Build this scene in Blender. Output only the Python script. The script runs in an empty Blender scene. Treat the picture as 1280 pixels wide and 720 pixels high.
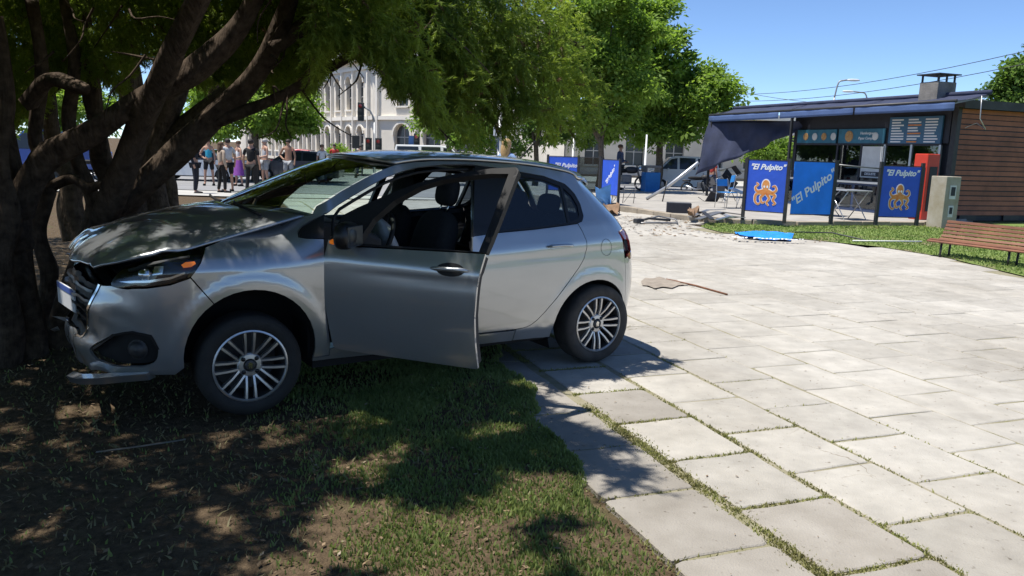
import bpy, bmesh, math, random
import numpy as np
from mathutils import Vector, Matrix, noise
from mathutils.geometry import delaunay_2d_cdt
R = math.radians
SC = bpy.context.scene
COL = SC.collection
random.seed(7)
RNG = np.random.default_rng(11)

# ------------------------------------------------------------------ camera
FPX, PITCH, CH, ROLL = 987.3, 0.17251, 1.546, 0.03247
_c, _s = math.cos(PITCH), math.sin(PITCH)
_right, _down, _fwd = Vector((1, 0, 0)), Vector((0, -_s, -_c)), Vector((0, _c, -_s))
_cr, _sr = math.cos(ROLL), math.sin(ROLL)
cam_r = _right * _cr - _down * _sr
cam_d = _right * _sr + _down * _cr
cd = bpy.data.cameras.new("camera")
cd.sensor_width = 36.0
cd.lens = 36.0 * FPX / 1280.0
cd.clip_start = 0.05
cd.clip_end = 3000
cam = bpy.data.objects.new("camera", cd)
M = Matrix((cam_r, -cam_d, -_fwd)).transposed().to_4x4()
M.translation = Vector((0, 0, CH))
cam.matrix_world = M
COL.objects.link(cam)
SC.camera = cam

# ------------------------------------------------------------------ sky, sun, exposure
SUN = Vector((-0.325, -0.06, 0.944)).normalized()          # towards the sun
w = bpy.data.worlds.new("World")
SC.world = w
w.use_nodes = True
nt = w.node_tree
bg = nt.nodes["Background"]
sky = nt.nodes.new("ShaderNodeTexSky")
sky.sky_type = 'NISHITA'
sky.sun_disc = False
sky.sun_elevation = math.asin(SUN.z)
sky.sun_rotation = math.atan2(SUN.x, SUN.y)
sky.altitude = 10
sky.air_density = 0.6
sky.dust_density = 0.0
sky.ozone_density = 6.0
nt.links.new(sky.outputs[0], bg.inputs[0])
bg.inputs[1].default_value = 0.125
sl = bpy.data.lights.new("sun", 'SUN')
sl.energy = 4.9
sl.angle = R(0.53)
sl.color = (1.0, 0.955, 0.88)
so = bpy.data.objects.new("sun", sl)
so.rotation_euler = SUN.to_track_quat('Z', 'Y').to_euler()
so.location = SUN * 60
COL.objects.link(so)
SC.view_settings.view_transform = 'Standard'
SC.view_settings.look = 'None'
SC.view_settings.gamma = 1.0
SC.view_settings.use_curve_mapping = False
SC.view_settings.exposure = 0.6
SC.render.engine = 'CYCLES'
SC.cycles.use_denoising = True
SC.cycles.max_bounces = 8
SC.cycles.transparent_max_bounces = 12
SC.cycles.caustics_reflective = False
SC.cycles.caustics_refractive = False
SC.cycles.sample_clamp_indirect = 6

# ------------------------------------------------------------------ pixel helpers (photograph pixels -> the place)
def ray(px, py):
    u, v = px - 640, py - 360
    u, v = u * _cr + v * _sr, -u * _sr + v * _cr
    return _right * (u / FPX) + _down * (v / FPX) + _fwd
def gp(px, py, z=0.0):
    d = ray(px, py)
    return Vector((0, 0, CH)) + d * ((z - CH) / d.z)
def at(px, py, Y):
    d = ray(px, py)
    return Vector((0, 0, CH)) + d * (Y / d.y)

# ------------------------------------------------------------------ materials
MATS = {}
def _in(n, *names):
    for k in names:
        if k in n.inputs: return n.inputs[k]
def mat(name, col, rough=0.6, metal=0.0, var=0.0, vscale=8.0, col2=None, bump=0.0, bscale=40.0, coat=0.0,
        spec=0.5, trans=0.0, ior=1.45, emit=None, estr=0.0, rnd=0.0, coords='Object', alpha=1.0, detail=4.0, contrast=None):
    m = bpy.data.materials.new(name)
    m.use_nodes = True
    t = m.node_tree
    b = t.nodes["Principled BSDF"]
    b.inputs["Roughness"].default_value = rough
    b.inputs["Metallic"].default_value = metal
    _in(b, "Specular IOR Level", "Specular").default_value = spec
    _in(b, "Coat Weight", "Clearcoat").default_value = coat
    if coat: _in(b, "Coat Roughness").default_value = 0.04
    _in(b, "Transmission Weight", "Transmission").default_value = trans
    b.inputs["IOR"].default_value = ior
    b.inputs["Alpha"].default_value = alpha
    c4 = (*col, 1)
    b.inputs["Base Color"].default_value = c4
    tc = None
    if var or bump or col2:
        tc = t.nodes.new("ShaderNodeTexCoord") if coords != 'Position' else t.nodes.new("ShaderNodeNewGeometry")
    if var or col2 or rnd:
        out = None
        if var or col2:
            nz = t.nodes.new("ShaderNodeTexNoise")
            nz.inputs["Scale"].default_value = vscale
            nz.inputs["Detail"].default_value = detail
            nz.inputs["Roughness"].default_value = 0.6
            t.links.new(tc.outputs[coords], nz.inputs["Vector"])
            rp = t.nodes.new("ShaderNodeValToRGB")
            lo, hi = contrast or (0.32, 0.68)
            rp.color_ramp.elements[0].position = lo
            rp.color_ramp.elements[1].position = hi
            if col2:
                rp.color_ramp.elements[0].color = (*col2, 1)
                rp.color_ramp.elements[1].color = c4
            else:
                rp.color_ramp.elements[0].color = (*[c * (1 - var) for c in col], 1)
                rp.color_ramp.elements[1].color = (*[min(1, c * (1 + var * 0.6)) for c in col], 1)
            t.links.new(nz.outputs[0], rp.inputs[0])
            out = rp.outputs[0]
        if rnd:
            oi = t.nodes.new("ShaderNodeObjectInfo")
            mr = t.nodes.new("ShaderNodeMapRange")
            mr.inputs[3].default_value = 1 - rnd
            mr.inputs[4].default_value = 1 + rnd
            t.links.new(oi.outputs["Random"], mr.inputs[0])
            hs = t.nodes.new("ShaderNodeHueSaturation")
            t.links.new(mr.outputs[0], hs.inputs["Value"])
            if out: t.links.new(out, hs.inputs["Color"])
            else: hs.inputs["Color"].default_value = c4
            out = hs.outputs[0]
        t.links.new(out, b.inputs["Base Color"])
    if bump:
        n2 = t.nodes.new("ShaderNodeTexNoise")
        n2.inputs["Scale"].default_value = bscale
        n2.inputs["Detail"].default_value = 5
        t.links.new(tc.outputs[coords], n2.inputs["Vector"])
        bp = t.nodes.new("ShaderNodeBump")
        bp.inputs["Strength"].default_value = bump
        bp.inputs["Distance"].default_value = 0.02
        t.links.new(n2.outputs[0], bp.inputs["Height"])
        t.links.new(bp.outputs[0], b.inputs["Normal"])
    if emit:
        _in(b, "Emission Color", "Emission").default_value = (*emit, 1)
        b.inputs["Emission Strength"].default_value = estr
    MATS[name] = m
    return m
def leaf_mat(name, c1, c2, scale=1.2, transl=0.35):
    """leaves: diffuse + a share of light passing through, colour clumped by noise"""
    m = mat(name, c1, 0.55, col2=c2, vscale=scale, spec=0.3, coords='Object')
    t = m.node_tree
    b = t.nodes["Principled BSDF"]
    tr = t.nodes.new("ShaderNodeBsdfTranslucent")
    mx = t.nodes.new("ShaderNodeMixShader")
    mx.inputs[0].default_value = transl
    src = b.inputs["Base Color"].links[0].from_socket
    hs = t.nodes.new("ShaderNodeHueSaturation")
    hs.inputs["Saturation"].default_value = 1.1
    hs.inputs["Value"].default_value = 1.5
    t.links.new(src, hs.inputs["Color"])
    t.links.new(hs.outputs[0], tr.inputs[0])
    t.links.new(b.outputs[0], mx.inputs[1])
    t.links.new(tr.outputs[0], mx.inputs[2])
    t.links.new(mx.outputs[0], t.nodes["Material Output"].inputs[0])
    return m

# ------------------------------------------------------------------ object helpers
def link(o, parent=None):
    COL.objects.link(o)
    if parent: o.parent = parent
    return o
def tag(o, label=None, cat=None, group=None, kind=None):
    if label: o["label"] = label
    if cat: o["category"] = cat
    if group: o["group"] = group
    if kind: o["kind"] = kind
    return o
def empty(name, loc=(0, 0, 0), rz=0.0, label=None, cat=None, group=None):
    o = bpy.data.objects.new(name, None)
    o.empty_display_size = 0.1
    o.location = loc
    o.rotation_euler = (0, 0, rz)
    link(o)
    return tag(o, label, cat, group)
def mk(name, verts, faces, m=None, parent=None, smooth=False, label=None):
    me = bpy.data.meshes.new(name)
    me.from_pydata([tuple(v) for v in verts], [], faces)
    me.update()
    if m is not None: me.materials.append(MATS[m] if isinstance(m, str) else m)
    if smooth: me.shade_smooth()
    o = bpy.data.objects.new(name, me)
    link(o, parent)
    if label: o["label"] = label
    return o
def mknp(name, V, F, m=None, parent=None, smooth=False):
    """numpy verts (n,3), faces (m,k)"""
    me = bpy.data.meshes.new(name)
    V = np.ascontiguousarray(V, dtype=np.float32)
    F = np.ascontiguousarray(F, dtype=np.int32)
    k = F.shape[1]
    me.vertices.add(len(V)); me.loops.add(F.size); me.polygons.add(len(F))
    me.vertices.foreach_set("co", V.ravel())
    me.loops.foreach_set("vertex_index", F.ravel())
    me.polygons.foreach_set("loop_start", np.arange(0, F.size, k, dtype=np.int32))
    me.update(calc_edges=True)
    if m is not None: me.materials.append(MATS[m] if isinstance(m, str) else m)
    if smooth: me.shade_smooth()
    o = bpy.data.objects.new(name, me)
    return link(o, parent)
class MB:
    """collects shapes, builds them as one mesh"""
    def __init__(s): s.v, s.f = [], []
    def add(s, v, f):
        n = len(s.v); s.v += [tuple(p) for p in v]; s.f += [tuple(i + n for i in q) for q in f]; return s
    def box(s, c, size, M=None, taper=1.0):
        x, y, z = [d / 2 for d in size]
        P = [Vector((sx * x * (taper if sz > 0 else 1), sy * y * (taper if sz > 0 else 1), sz * z)) for sz in (-1, 1) for sy in (-1, 1) for sx in (-1, 1)]
        if M is not None: P = [M @ p for p in P]
        P = [p + Vector(c) for p in P]
        return s.add(P, [(0, 2, 3, 1), (4, 5, 7, 6), (0, 1, 5, 4), (2, 6, 7, 3), (0, 4, 6, 2), (1, 3, 7, 5)])
    def box2(s, a, b):
        a, b = Vector(a), Vector(b)
        return s.box((a + b) / 2, [abs(b[i] - a[i]) for i in range(3)])
    def beam(s, a, b, w, h=None, up=(0, 0, 1)):
        a, b = Vector(a), Vector(b); d = b - a; L = d.length
        if L < 1e-6: return s
        d.normalize(); up = Vector(up)
        if abs(d.dot(up)) > 0.98: up = Vector((0, 1, 0)) if abs(d.y) < .9 else Vector((1, 0, 0))
        sd = d.cross(up).normalized(); u = sd.cross(d).normalized()
        Mx = Matrix((d, sd, u)).transposed()
        return s.box((a + b) / 2, (L, w, h or w), Mx)
    def tube(s, pts, r, n=8, cap=True, closed=False):
        pts = [Vector(p) for p in pts]
        rs = list(r) if hasattr(r, '__len__') else [r] * len(pts)
        m = len(pts); V = []; up = Vector((0, 0, 1))
        prev = None
        for i, p in enumerate(pts):
            if closed: d = pts[(i + 1) % m] - pts[i - 1]
            else: d = pts[min(i + 1, m - 1)] - pts[max(i - 1, 0)]
            if d.length < 1e-9: d = Vector((0, 0, 1))
            d.normalize()
            if prev is None:
                a = d.cross(up)
                if a.length < 0.1: a = d.cross(Vector((1, 0, 0)))
            else: a = prev - d * prev.dot(d)
            a.normalize(); prev = a; b = d.cross(a)
            V += [p + (a * math.cos(t) + b * math.sin(t)) * rs[i] for t in [2 * math.pi * k / n for k in range(n)]]
        F = []
        for i in range(m if closed else m - 1):
            j = (i + 1) % m
            for k in range(n): F.append((i * n + k, i * n + (k + 1) % n, j * n + (k + 1) % n, j * n + k))
        if cap and not closed:
            F.append(tuple(range(n - 1, -1, -1))); F.append(tuple((m - 1) * n + k for k in range(n)))
        return s.add(V, F)
    def lathe(s, prof, n=24, M=None, cap=False):
        """prof [(r,z)] revolved about z"""
        V = []
        for r, z in prof:
            for k in range(n):
                a = 2 * math.pi * k / n
                V.append(Vector((r * math.cos(a), r * math.sin(a), z)))
        if M is not None: V = [M @ v for v in V]
        F = []
        for i in range(len(prof) - 1):
            for k in range(n): F.append((i * n + k, i * n + (k + 1) % n, (i + 1) * n + (k + 1) % n, (i + 1) * n + k))
        if cap:
            F.append(tuple(range(n - 1, -1, -1))); F.append(tuple((len(prof) - 1) * n + k for k in range(n)))
        return s.add(V, F)
    def prism(s, poly, z0, z1, M=None):
        n = len(poly)
        V = [Vector((x, y, z)) for z in (z0, z1) for x, y in poly]
        if M is not None: V = [M @ v for v in V]
        return s.add(V, [tuple(range(n - 1, -1, -1)), tuple(range(n, 2 * n))] + [(i, (i + 1) % n, n + (i + 1) % n, n + i) for i in range(n)])
    def build(s, name, m, parent=None, smooth=False, label=None, bevel=0.0, auto=None):
        o = mk(name, s.v, s.f, m, parent, smooth, label)
        if bevel:
            b = o.modifiers.new("bevel", 'BEVEL'); b.width = bevel; b.segments = 2; b.limit_method = 'ANGLE'
        if auto:
            for e in o.data.polygons: e.use_smooth = True
            bm = bmesh.new(); bm.from_mesh(o.data)
            for e in bm.edges:
                if len(e.link_faces) == 2 and e.calc_face_angle(0) > R(auto): e.smooth = False
            bm.to_mesh(o.data); bm.free()
        return o
def copy_tree(o, parent=None):
    c = o.copy(); COL.objects.link(c); c.parent = parent
    for ch in list(o.children): copy_tree(ch, c)
    return c
def sm(t):
    t = max(0.0, min(1.0, t)); return t * t * (3 - 2 * t)
def interp(x, pts):
    """smooth (catmull-like, monotone) interpolation through (x,y) points"""
    if x <= pts[0][0]: return pts[0][1]
    if x >= pts[-1][0]: return pts[-1][1]
    for i in range(len(pts) - 1):
        if x <= pts[i + 1][0]:
            x0, y0 = pts[i]; x1, y1 = pts[i + 1]
            h = x1 - x0; t = (x - x0) / h
            def slope(k):
                if k <= 0 or k >= len(pts) - 1:
                    a = max(0, min(k, len(pts) - 2)); return (pts[a + 1][1] - pts[a][1]) / (pts[a + 1][0] - pts[a][0])
                return (pts[k + 1][1] - pts[k - 1][1]) / (pts[k + 1][0] - pts[k - 1][0])
            m0, m1 = slope(i) * h, slope(i + 1) * h
            return (2*t**3 - 3*t*t + 1) * y0 + (t**3 - 2*t*t + t) * m0 + (-2*t**3 + 3*t*t) * y1 + (t**3 - t*t) * m1
def spline(pts, n=8, closed=False):
    """Catmull-Rom through 2D/3D points"""
    P = [Vector(p) for p in pts]; m = len(P); out = []
    for i in range(m if closed else m - 1):
        if closed: a, b, c, d = P[i - 1], P[i], P[(i + 1) % m], P[(i + 2) % m]
        else: a, b, c, d = P[max(i - 1, 0)], P[i], P[i + 1], P[min(i + 2, m - 1)]
        for k in range(n):
            t = k / n
            out.append(0.5 * ((2 * b) + (c - a) * t + (2 * a - 5 * b + 4 * c - d) * t * t + (3 * b - a - 3 * c + d) * t ** 3))
    if not closed: out.append(P[-1].copy())
    return out
# ================================================================== THE SETTING
def gz(x, y):
    return -0.28 * sm((y - 20) / 8.0)
def inpoly(x, y, poly):
    c = False; n = len(poly); j = n - 1
    for i in range(n):
        xi, yi = poly[i]; xj, yj = poly[j]
        if (yi > y) != (yj > y) and x < (xj - xi) * (y - yi) / (yj - yi) + xi: c = not c
        j = i
    return c
SOIL = mat("soil", (0.115, 0.088, 0.058), 0.95, col2=(0.062, 0.047, 0.031), vscale=5, bump=0.6, bscale=60, spec=0.1, coords='Object')
def lawn_material(name, g1, g2, s1, s2, lo, hi, sc=1.7):
    m = mat(name, s1, 0.95, col2=s2, vscale=22, bump=0.9, bscale=90, spec=0.1)
    t = m.node_tree; b = t.nodes["Principled BSDF"]
    src = b.inputs["Base Color"].links[0].from_socket
    tc = t.nodes.new("ShaderNodeTexCoord")
    n1 = t.nodes.new("ShaderNodeTexNoise"); n1.inputs["Scale"].default_value = sc; n1.inputs["Detail"].default_value = 7
    n2 = t.nodes.new("ShaderNodeTexNoise"); n2.inputs["Scale"].default_value = 60; n2.inputs["Detail"].default_value = 3
    t.links.new(tc.outputs["Object"], n1.inputs[0]); t.links.new(tc.outputs["Object"], n2.inputs[0])
    r1 = t.nodes.new("ShaderNodeValToRGB"); r1.color_ramp.elements[0].position = lo; r1.color_ramp.elements[1].position = hi
    t.links.new(n1.outputs[0], r1.inputs[0])
    r2 = t.nodes.new("ShaderNodeValToRGB"); r2.color_ramp.elements[0].position = .35; r2.color_ramp.elements[1].position = .65
    r2.color_ramp.elements[0].color = (*g2, 1); r2.color_ramp.elements[1].color = (*g1, 1)
    t.links.new(n2.outputs[0], r2.inputs[0])
    mx = t.nodes.new("ShaderNodeMix"); mx.data_type = 'RGBA'
    t.links.new(r1.outputs[0], mx.inputs[0]); t.links.new(src, mx.inputs[6]); t.links.new(r2.outputs[0], mx.inputs[7])
    t.links.new(mx.outputs[2], b.inputs["Base Color"])
    return m
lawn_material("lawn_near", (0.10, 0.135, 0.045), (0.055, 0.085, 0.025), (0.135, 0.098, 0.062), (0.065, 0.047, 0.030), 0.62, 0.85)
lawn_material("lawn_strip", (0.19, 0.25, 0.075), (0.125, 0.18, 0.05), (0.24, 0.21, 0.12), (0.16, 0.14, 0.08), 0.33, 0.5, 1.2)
mat("slab_far", (0.41, 0.388, 0.346), 0.85, var=0.16, vscale=2.0, detail=9, coords="Position", bump=0.25, bscale=70, spec=0.3)
mat("slab", (0.395, 0.374, 0.334), 0.85, var=0.16, vscale=5, bump=0.35, bscale=110, spec=0.3, rnd=0.075, detail=9, coords="Position")
mat("slab_dirty", (0.33, 0.308, 0.275), 0.9, col2=(0.26, 0.24, 0.21), vscale=4, bump=0.35, bscale=110, spec=0.25, rnd=0.07, detail=9, coords="Position")
MATS["slab_dirty"].name = "slab_dirty"
mat("kerb_stone", (0.31, 0.265, 0.205), 0.9, var=0.25, vscale=4, bump=0.4, bscale=50, rnd=0.08)
mat("terrace_concrete", (0.33, 0.31, 0.28), 0.85, var=0.18, vscale=1.5, bump=0.2, bscale=60)
mat("asphalt", (0.23, 0.23, 0.235), 0.85, var=0.12, vscale=0.6, bump=0.2, bscale=80)
mat("road_paint", (0.75, 0.75, 0.72), 0.7, var=0.1)
mat("far_pavement", (0.40, 0.39, 0.36), 0.85, var=0.12, vscale=0.8)

def weather(name, lo=.80):
    """broad stains, dark specks and fine cracks over the whole plaza"""
    t = MATS[name].node_tree; b = t.nodes["Principled BSDF"]; src = b.inputs["Base Color"].links[0].from_socket
    g_ = t.nodes.new("ShaderNodeNewGeometry")
    def mul(fac_socket, src):
        mx = t.nodes.new("ShaderNodeMix"); mx.data_type = 'RGBA'; mx.blend_type = 'MULTIPLY'; mx.inputs[0].default_value = 1
        t.links.new(src, mx.inputs[6]); t.links.new(fac_socket, mx.inputs[7]); return mx.outputs[2]
    def ramp(sock, p0, c0, p1, c1):
        r = t.nodes.new("ShaderNodeValToRGB"); r.color_ramp.elements[0].position = p0; r.color_ramp.elements[1].position = p1
        r.color_ramp.elements[0].color = (*c0, 1); r.color_ramp.elements[1].color = (*c1, 1); t.links.new(sock, r.inputs[0]); return r.outputs[0]
    n = t.nodes.new("ShaderNodeTexNoise"); n.inputs["Scale"].default_value = .55; n.inputs["Detail"].default_value = 6; n.inputs["Roughness"].default_value = .65; t.links.new(g_.outputs["Position"], n.inputs[0])
    out = mul(ramp(n.outputs[0], .33, (lo, lo * .98, lo * .95), .62, (1.04, 1.04, 1.04)), src)
    n = t.nodes.new("ShaderNodeTexNoise"); n.inputs["Scale"].default_value = 26; n.inputs["Detail"].default_value = 2; t.links.new(g_.outputs["Position"], n.inputs[0])
    out = mul(ramp(n.outputs[0], .24, (.55, .52, .48), .34, (1, 1, 1)), out)
    v = t.nodes.new("ShaderNodeTexVoronoi"); v.feature = 'DISTANCE_TO_EDGE'; v.inputs["Scale"].default_value = 1.5
    nw = t.nodes.new("ShaderNodeTexNoise"); nw.inputs["Scale"].default_value = 3; nw.inputs["Detail"].default_value = 5; t.links.new(g_.outputs["Position"], nw.inputs[0])
    ad = t.nodes.new("ShaderNodeMix"); ad.data_type = 'VECTOR'; ad.inputs[0].default_value = .35; t.links.new(g_.outputs["Position"], ad.inputs[4]); t.links.new(nw.outputs["Color"], ad.inputs[5])
    t.links.new(ad.outputs[1], v.inputs["Vector"])
    mk_ = t.nodes.new("ShaderNodeTexNoise"); mk_.inputs["Scale"].default_value = .8; t.links.new(g_.outputs["Position"], mk_.inputs[0])
    mth = t.nodes.new("ShaderNodeMath"); mth.operation = 'MULTIPLY_ADD'; mth.inputs[1].default_value = -.10; mth.inputs[2].default_value = .068; t.links.new(mk_.outputs[0], mth.inputs[0])
    cmp_ = t.nodes.new("ShaderNodeMath"); cmp_.operation = 'ADD'; t.links.new(v.outputs[0], cmp_.inputs[0]); t.links.new(mth.outputs[0], cmp_.inputs[1])
    out = mul(ramp(cmp_.outputs[0], .004, (.62, .58, .52), .009, (1, 1, 1)), out)
    t.links.new(out, b.inputs["Base Color"])
for nm_ in ("slab", "slab_far", "slab_dirty"): weather(nm_)
# ground: one sheet out to the horizon, finer near the camera
def lin(a, b, n): return [a + (b - a) * i / n for i in range(n)]
xs = [-1500, -600, -250, -100, -50] + lin(-25, -8, 14) + lin(-8, 3, 74) + lin(3, 30, 16) + [30, 50, 100, 250, 600, 1500]
ys = [-300, -60, -15, -5] + lin(0, 9, 64) + lin(9, 30, 40) + [30, 40, 60, 120, 300, 800, 2400]
V = []
for y in ys:
    for x in xs:
        z = gz(x, y) - 0.035
        if -9 < x < 3 and 0 < y < 12:
            z += 0.030 * noise.noise((x * 1.1, y * 1.1, 0)) + 0.014 * noise.noise((x * 3.5, y * 3.5, 4))
        if y > 40: z -= 0.10
        V.append((x, y, z))
nx = len(xs)
F = [(j * nx + i, j * nx + i + 1, (j + 1) * nx + i + 1, (j + 1) * nx + i) for j in range(len(ys) - 1) for i in range(nx - 1)]
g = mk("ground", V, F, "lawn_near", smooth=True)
tag(g, "dark soil and thin grass ground under the conifer tree", kind="structure")

# plaza slabs, laid in rows
va, wa = R(-69.5), R(20.5)
vd, wd = Vector((math.cos(va), math.sin(va), 0)), Vector((math.cos(wa), math.sin(wa), 0))
LAWN_FRONT = [(3.9, 17.2), (4.32, 16.3), (5.53, 15.67), (6.77, 14.55), (7.25, 13.23), (7.31, 11.19), (7.45, 8.0), (8.2, 4.0), (9.0, -2.0)]
KERB = [(-1.2, 29.0), (1.2, 25.74), (2.34, 23.9), (3.38, 21.3), (4.0, 19.9), (4.52, 18.95), (5.6, 18.62), (6.6, 18.6), (7.6, 19.0), (9.2, 19.5), (10.2, 19.85), (11.2, 20.6)]
PLAZA = [(0.9, -2.0), (1.05, 1.0), (-7.9, 26.0), (-7.0, 26.8), (-1.2, 28.9)] + KERB[1:6] + LAWN_FRONT
def slab_mesh(corners, z, tilt, ch=0.007, cut=0.0):
    c = sum(corners, Vector()) / 4
    if cut:
        q = []
        for i, p in enumerate(corners):
            a, b = corners[i - 1], corners[(i + 1) % 4]; k = random.uniform(.3, 1.6) * cut
            q += [p + (a - p).normalized() * k, p + ((a - p).normalized() + (b - p).normalized()) * k * .28, p + (b - p).normalized() * k * random.uniform(.6, 1.3)]
            e = b - p; nn = Vector((-e.y, e.x, 0)).normalized()
            for f_ in (.33, .66): q.append(p + e * (f_ + random.uniform(-.1, .1)) + nn * random.uniform(-.002, .009))
        corners = q
    top, rim, bot = [], [], []
    for i, p in enumerate(corners):
        d = (c - p); d.normalize()
        zz = z + tilt[0] * (p.x - c.x) + tilt[1] * (p.y - c.y)
        top.append((p.x + d.x * ch, p.y + d.y * ch, zz)); rim.append((p.x, p.y, zz - ch * .7)); bot.append((p.x, p.y, z - .05))
    V = top + rim + bot
    n = len(corners)
    F = [tuple(range(n))] + [(n + i, n + (i + 1) % n, (i + 1) % n, i) for i in range(n)] + [(2 * n + i, 2 * n + (i + 1) % n, n + (i + 1) % n, n + i) for i in range(n)]
    return V, F
slabs = []
RW, RL = 0.53, 0.578
for k in range(-4, 70):
    w0 = 2.64 + RW * k
    gap = 0.010
    off = -2.73 if k % 2 else -3.0
    if k > 4: off += random.uniform(-.15, .15)
    if k < -2: continue
    # wider grass joints near the lawn
    gl = {-2: 0.02, -1: 0.032, 0: 0.016, 1: 0.010}.get(k, 0.007)
    gr = {-2: 0.03, -1: 0.018, 0: 0.010}.get(k, 0.007)
    for n in range(-44, 8):
        v0 = off + RL * n
        jit = lambda s: random.uniform(-s, s)
        cs = []
        ge = 0.009 if k <= 0 else 0.005
        for (a, b) in ((0, 0), (1, 0), (1, 1), (0, 1)):
            ww = w0 + (gl if a == 0 else RW - gr) + jit(.006)
            vv = v0 + (ge if b == 0 else RL - ge) + jit(.007)
            cs.append(wd * ww + vd * vv)
        c = sum(cs, Vector()) / 4
        if not inpoly(c.x, c.y, PLAZA) or c.y < 0.6: continue
        area = (cs[1] - cs[0]).cross(cs[2] - cs[0]).z
        if area < 0: cs = cs[::-1]
        slabs.append((c.x * c.x + c.y * c.y, c, cs, k))
slabs.sort(key=lambda t: t[0])
plaza = empty("plaza_pavement", (3, 8, 0)); tag(plaza, "pale concrete slab plaza laid in staggered rows", kind="structure")
def inview(c):
    d = ray(0, 0); cc = c - Vector((0, 0, CH))
    zc = cc.dot(_fwd); px = 640 + FPX * cc.dot(cam_r) / max(zc, .01); py = 360 + FPX * cc.dot(cam_d) / max(zc, .01)
    return zc > .2 and -60 < px < 1340 and py < 790
cnt = 0; bigV, bigF = [], []
for d2, c, cs, k in slabs:
    z = gz(c.x, c.y) + random.uniform(-.0015, .002)
    V, F = slab_mesh(cs, z, (random.uniform(-.004, .004), random.uniform(-.004, .004)), cut=(.030 if k <= 0 else .016) if d2 < 90 else 0)
    if cnt < 290 and inview(c):
        V = [(x - c.x, y - c.y, zz - z) for x, y, zz in V]
        o = mk("paving_slab", V, F, "slab_dirty" if (k <= -2 or (k == -1 and random.random() < .6) or (k == 0 and random.random() < .12)) else "slab")
        o.location = (c.x, c.y, z); o.parent = plaza; o.matrix_parent_inverse = Matrix.Translation((-3, -8, 0))
        cnt += 1
    else:
        n = len(bigV); bigV += V; bigF += [tuple(i + n for i in f) for f in F]
o = mk("paving_slab", [(x - 3, y - 8, z) for x, y, z in bigV], bigF, "slab_far", plaza); o["kind"] = "stuff"
# joint bed under the slabs: fine soil
V = [(x, y, gz(x, y) - 0.022) for x, y in PLAZA]
def sheet(name, poly, z, m, kind="structure", label=None, thick=None):
    pts = [Vector((x, y)) for x, y in poly]
    r = delaunay_2d_cdt(pts, [], [list(range(len(pts)))], 1, 1e-5)
    zf = z if callable(z) else (lambda x, y: z)
    V = [(p.x, p.y, zf(p.x, p.y)) for p in r[0]]
    F = [tuple(f) for f in r[2]]
    if thick:
        n = len(pts); b = len(V)
        V += [(x, y, zf(x, y) ) for x, y in poly] + [(x, y, zf(x, y) - thick) for x, y in poly]
        F += [(b + i, b + (i + 1) % n, b + n + (i + 1) % n, b + n + i) for i in range(n)]
    o = mk(name, V, F, m)
    if kind: o["kind"] = kind
    if label: o["label"] = label
    return o
jb = []
for y in [y * 1.0 for y in range(-2, 29)]:
    jb.append(y)
V, F = [], []
for y in jb:
    xl = 1.50 - (y - .6) * 0.357; xr = 8.5 if y < 11 else max(xl + .5, 8.5 - (y - 11) * .68)
    V += [(xl, y, gz(0, y) - .006), (xr, y, gz(0, y) - .006)]
F = [(2 * i, 2 * i + 1, 2 * i + 3, 2 * i + 2) for i in range(len(jb) - 1)]
mat("joint_bed", (0.29, 0.262, 0.20), 0.95, col2=(0.19, 0.18, 0.10), vscale=6, bump=.5, bscale=80, spec=.1)
jo = mk("plaza_joint_bed", V, F, "joint_bed"); tag(jo, "sandy mossy bed showing in the joints of the plaza slabs", kind="structure")

# kiosk terrace with kerb stones
terr = [(x + .06, y + .12) for x, y in KERB] + [(14, 23), (22, 30.5), (22, 33.5), (-1.0, 33.5)]
sheet("terrace", terr, 0.10, "terrace_concrete", label="raised concrete terrace around the food kiosk", thick=0.5)
kr = empty("kerb", (KERB[0][0], KERB[0][1], 0)); tag(kr, "worn stone kerb along the edge of the raised terrace", kind="structure")
def polyline_pts(P, step):
    out = []
    for (a, b) in zip(P[:-1], P[1:]):
        a, b = Vector(a), Vector(b); n = max(1, round((b - a).length / step))
        out += [(a + (b - a) * (i / n), a + (b - a) * ((i + 1) / n)) for i in range(n)]
    return out
for a, b in polyline_pts(KERB, 0.9):
    zb = min(gz(a.x, a.y), gz(b.x, b.y)) - .06; h = 0.115 - zb + random.uniform(-.008, .012)
    d = (b - a).normalized(); c = (a + b) / 2
    m = MB(); m.box((0, 0, h / 2), ((b - a).length - .012, 0.20, h))
    o = m.build("kerb_block", "kerb_stone", None, bevel=0.015)
    o.location = (c.x, c.y, zb); o.rotation_euler = (random.uniform(-.01, .01), random.uniform(-.008, .008), math.atan2(d.y, d.x) + random.uniform(-.015, .015))
    o.parent = kr; o.matrix_parent_inverse = Matrix.Translation((-KERB[0][0], -KERB[0][1], 0))

# lawn strip between plaza and kiosk
LS = LAWN_FRONT[1:] + [(60, -2), (60, 50), (22, 30.3), (14, 22.9), (11.3, 20.5), (10.2, 19.74), (9.2, 19.39), (7.6, 18.89), (6.6, 18.49), (5.6, 18.51), (4.6, 18.7), (4.15, 17.6)]
sheet("lawn", LS, 0.012, "lawn_strip", label="sunlit green lawn strip beside the kiosk and bench")

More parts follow.
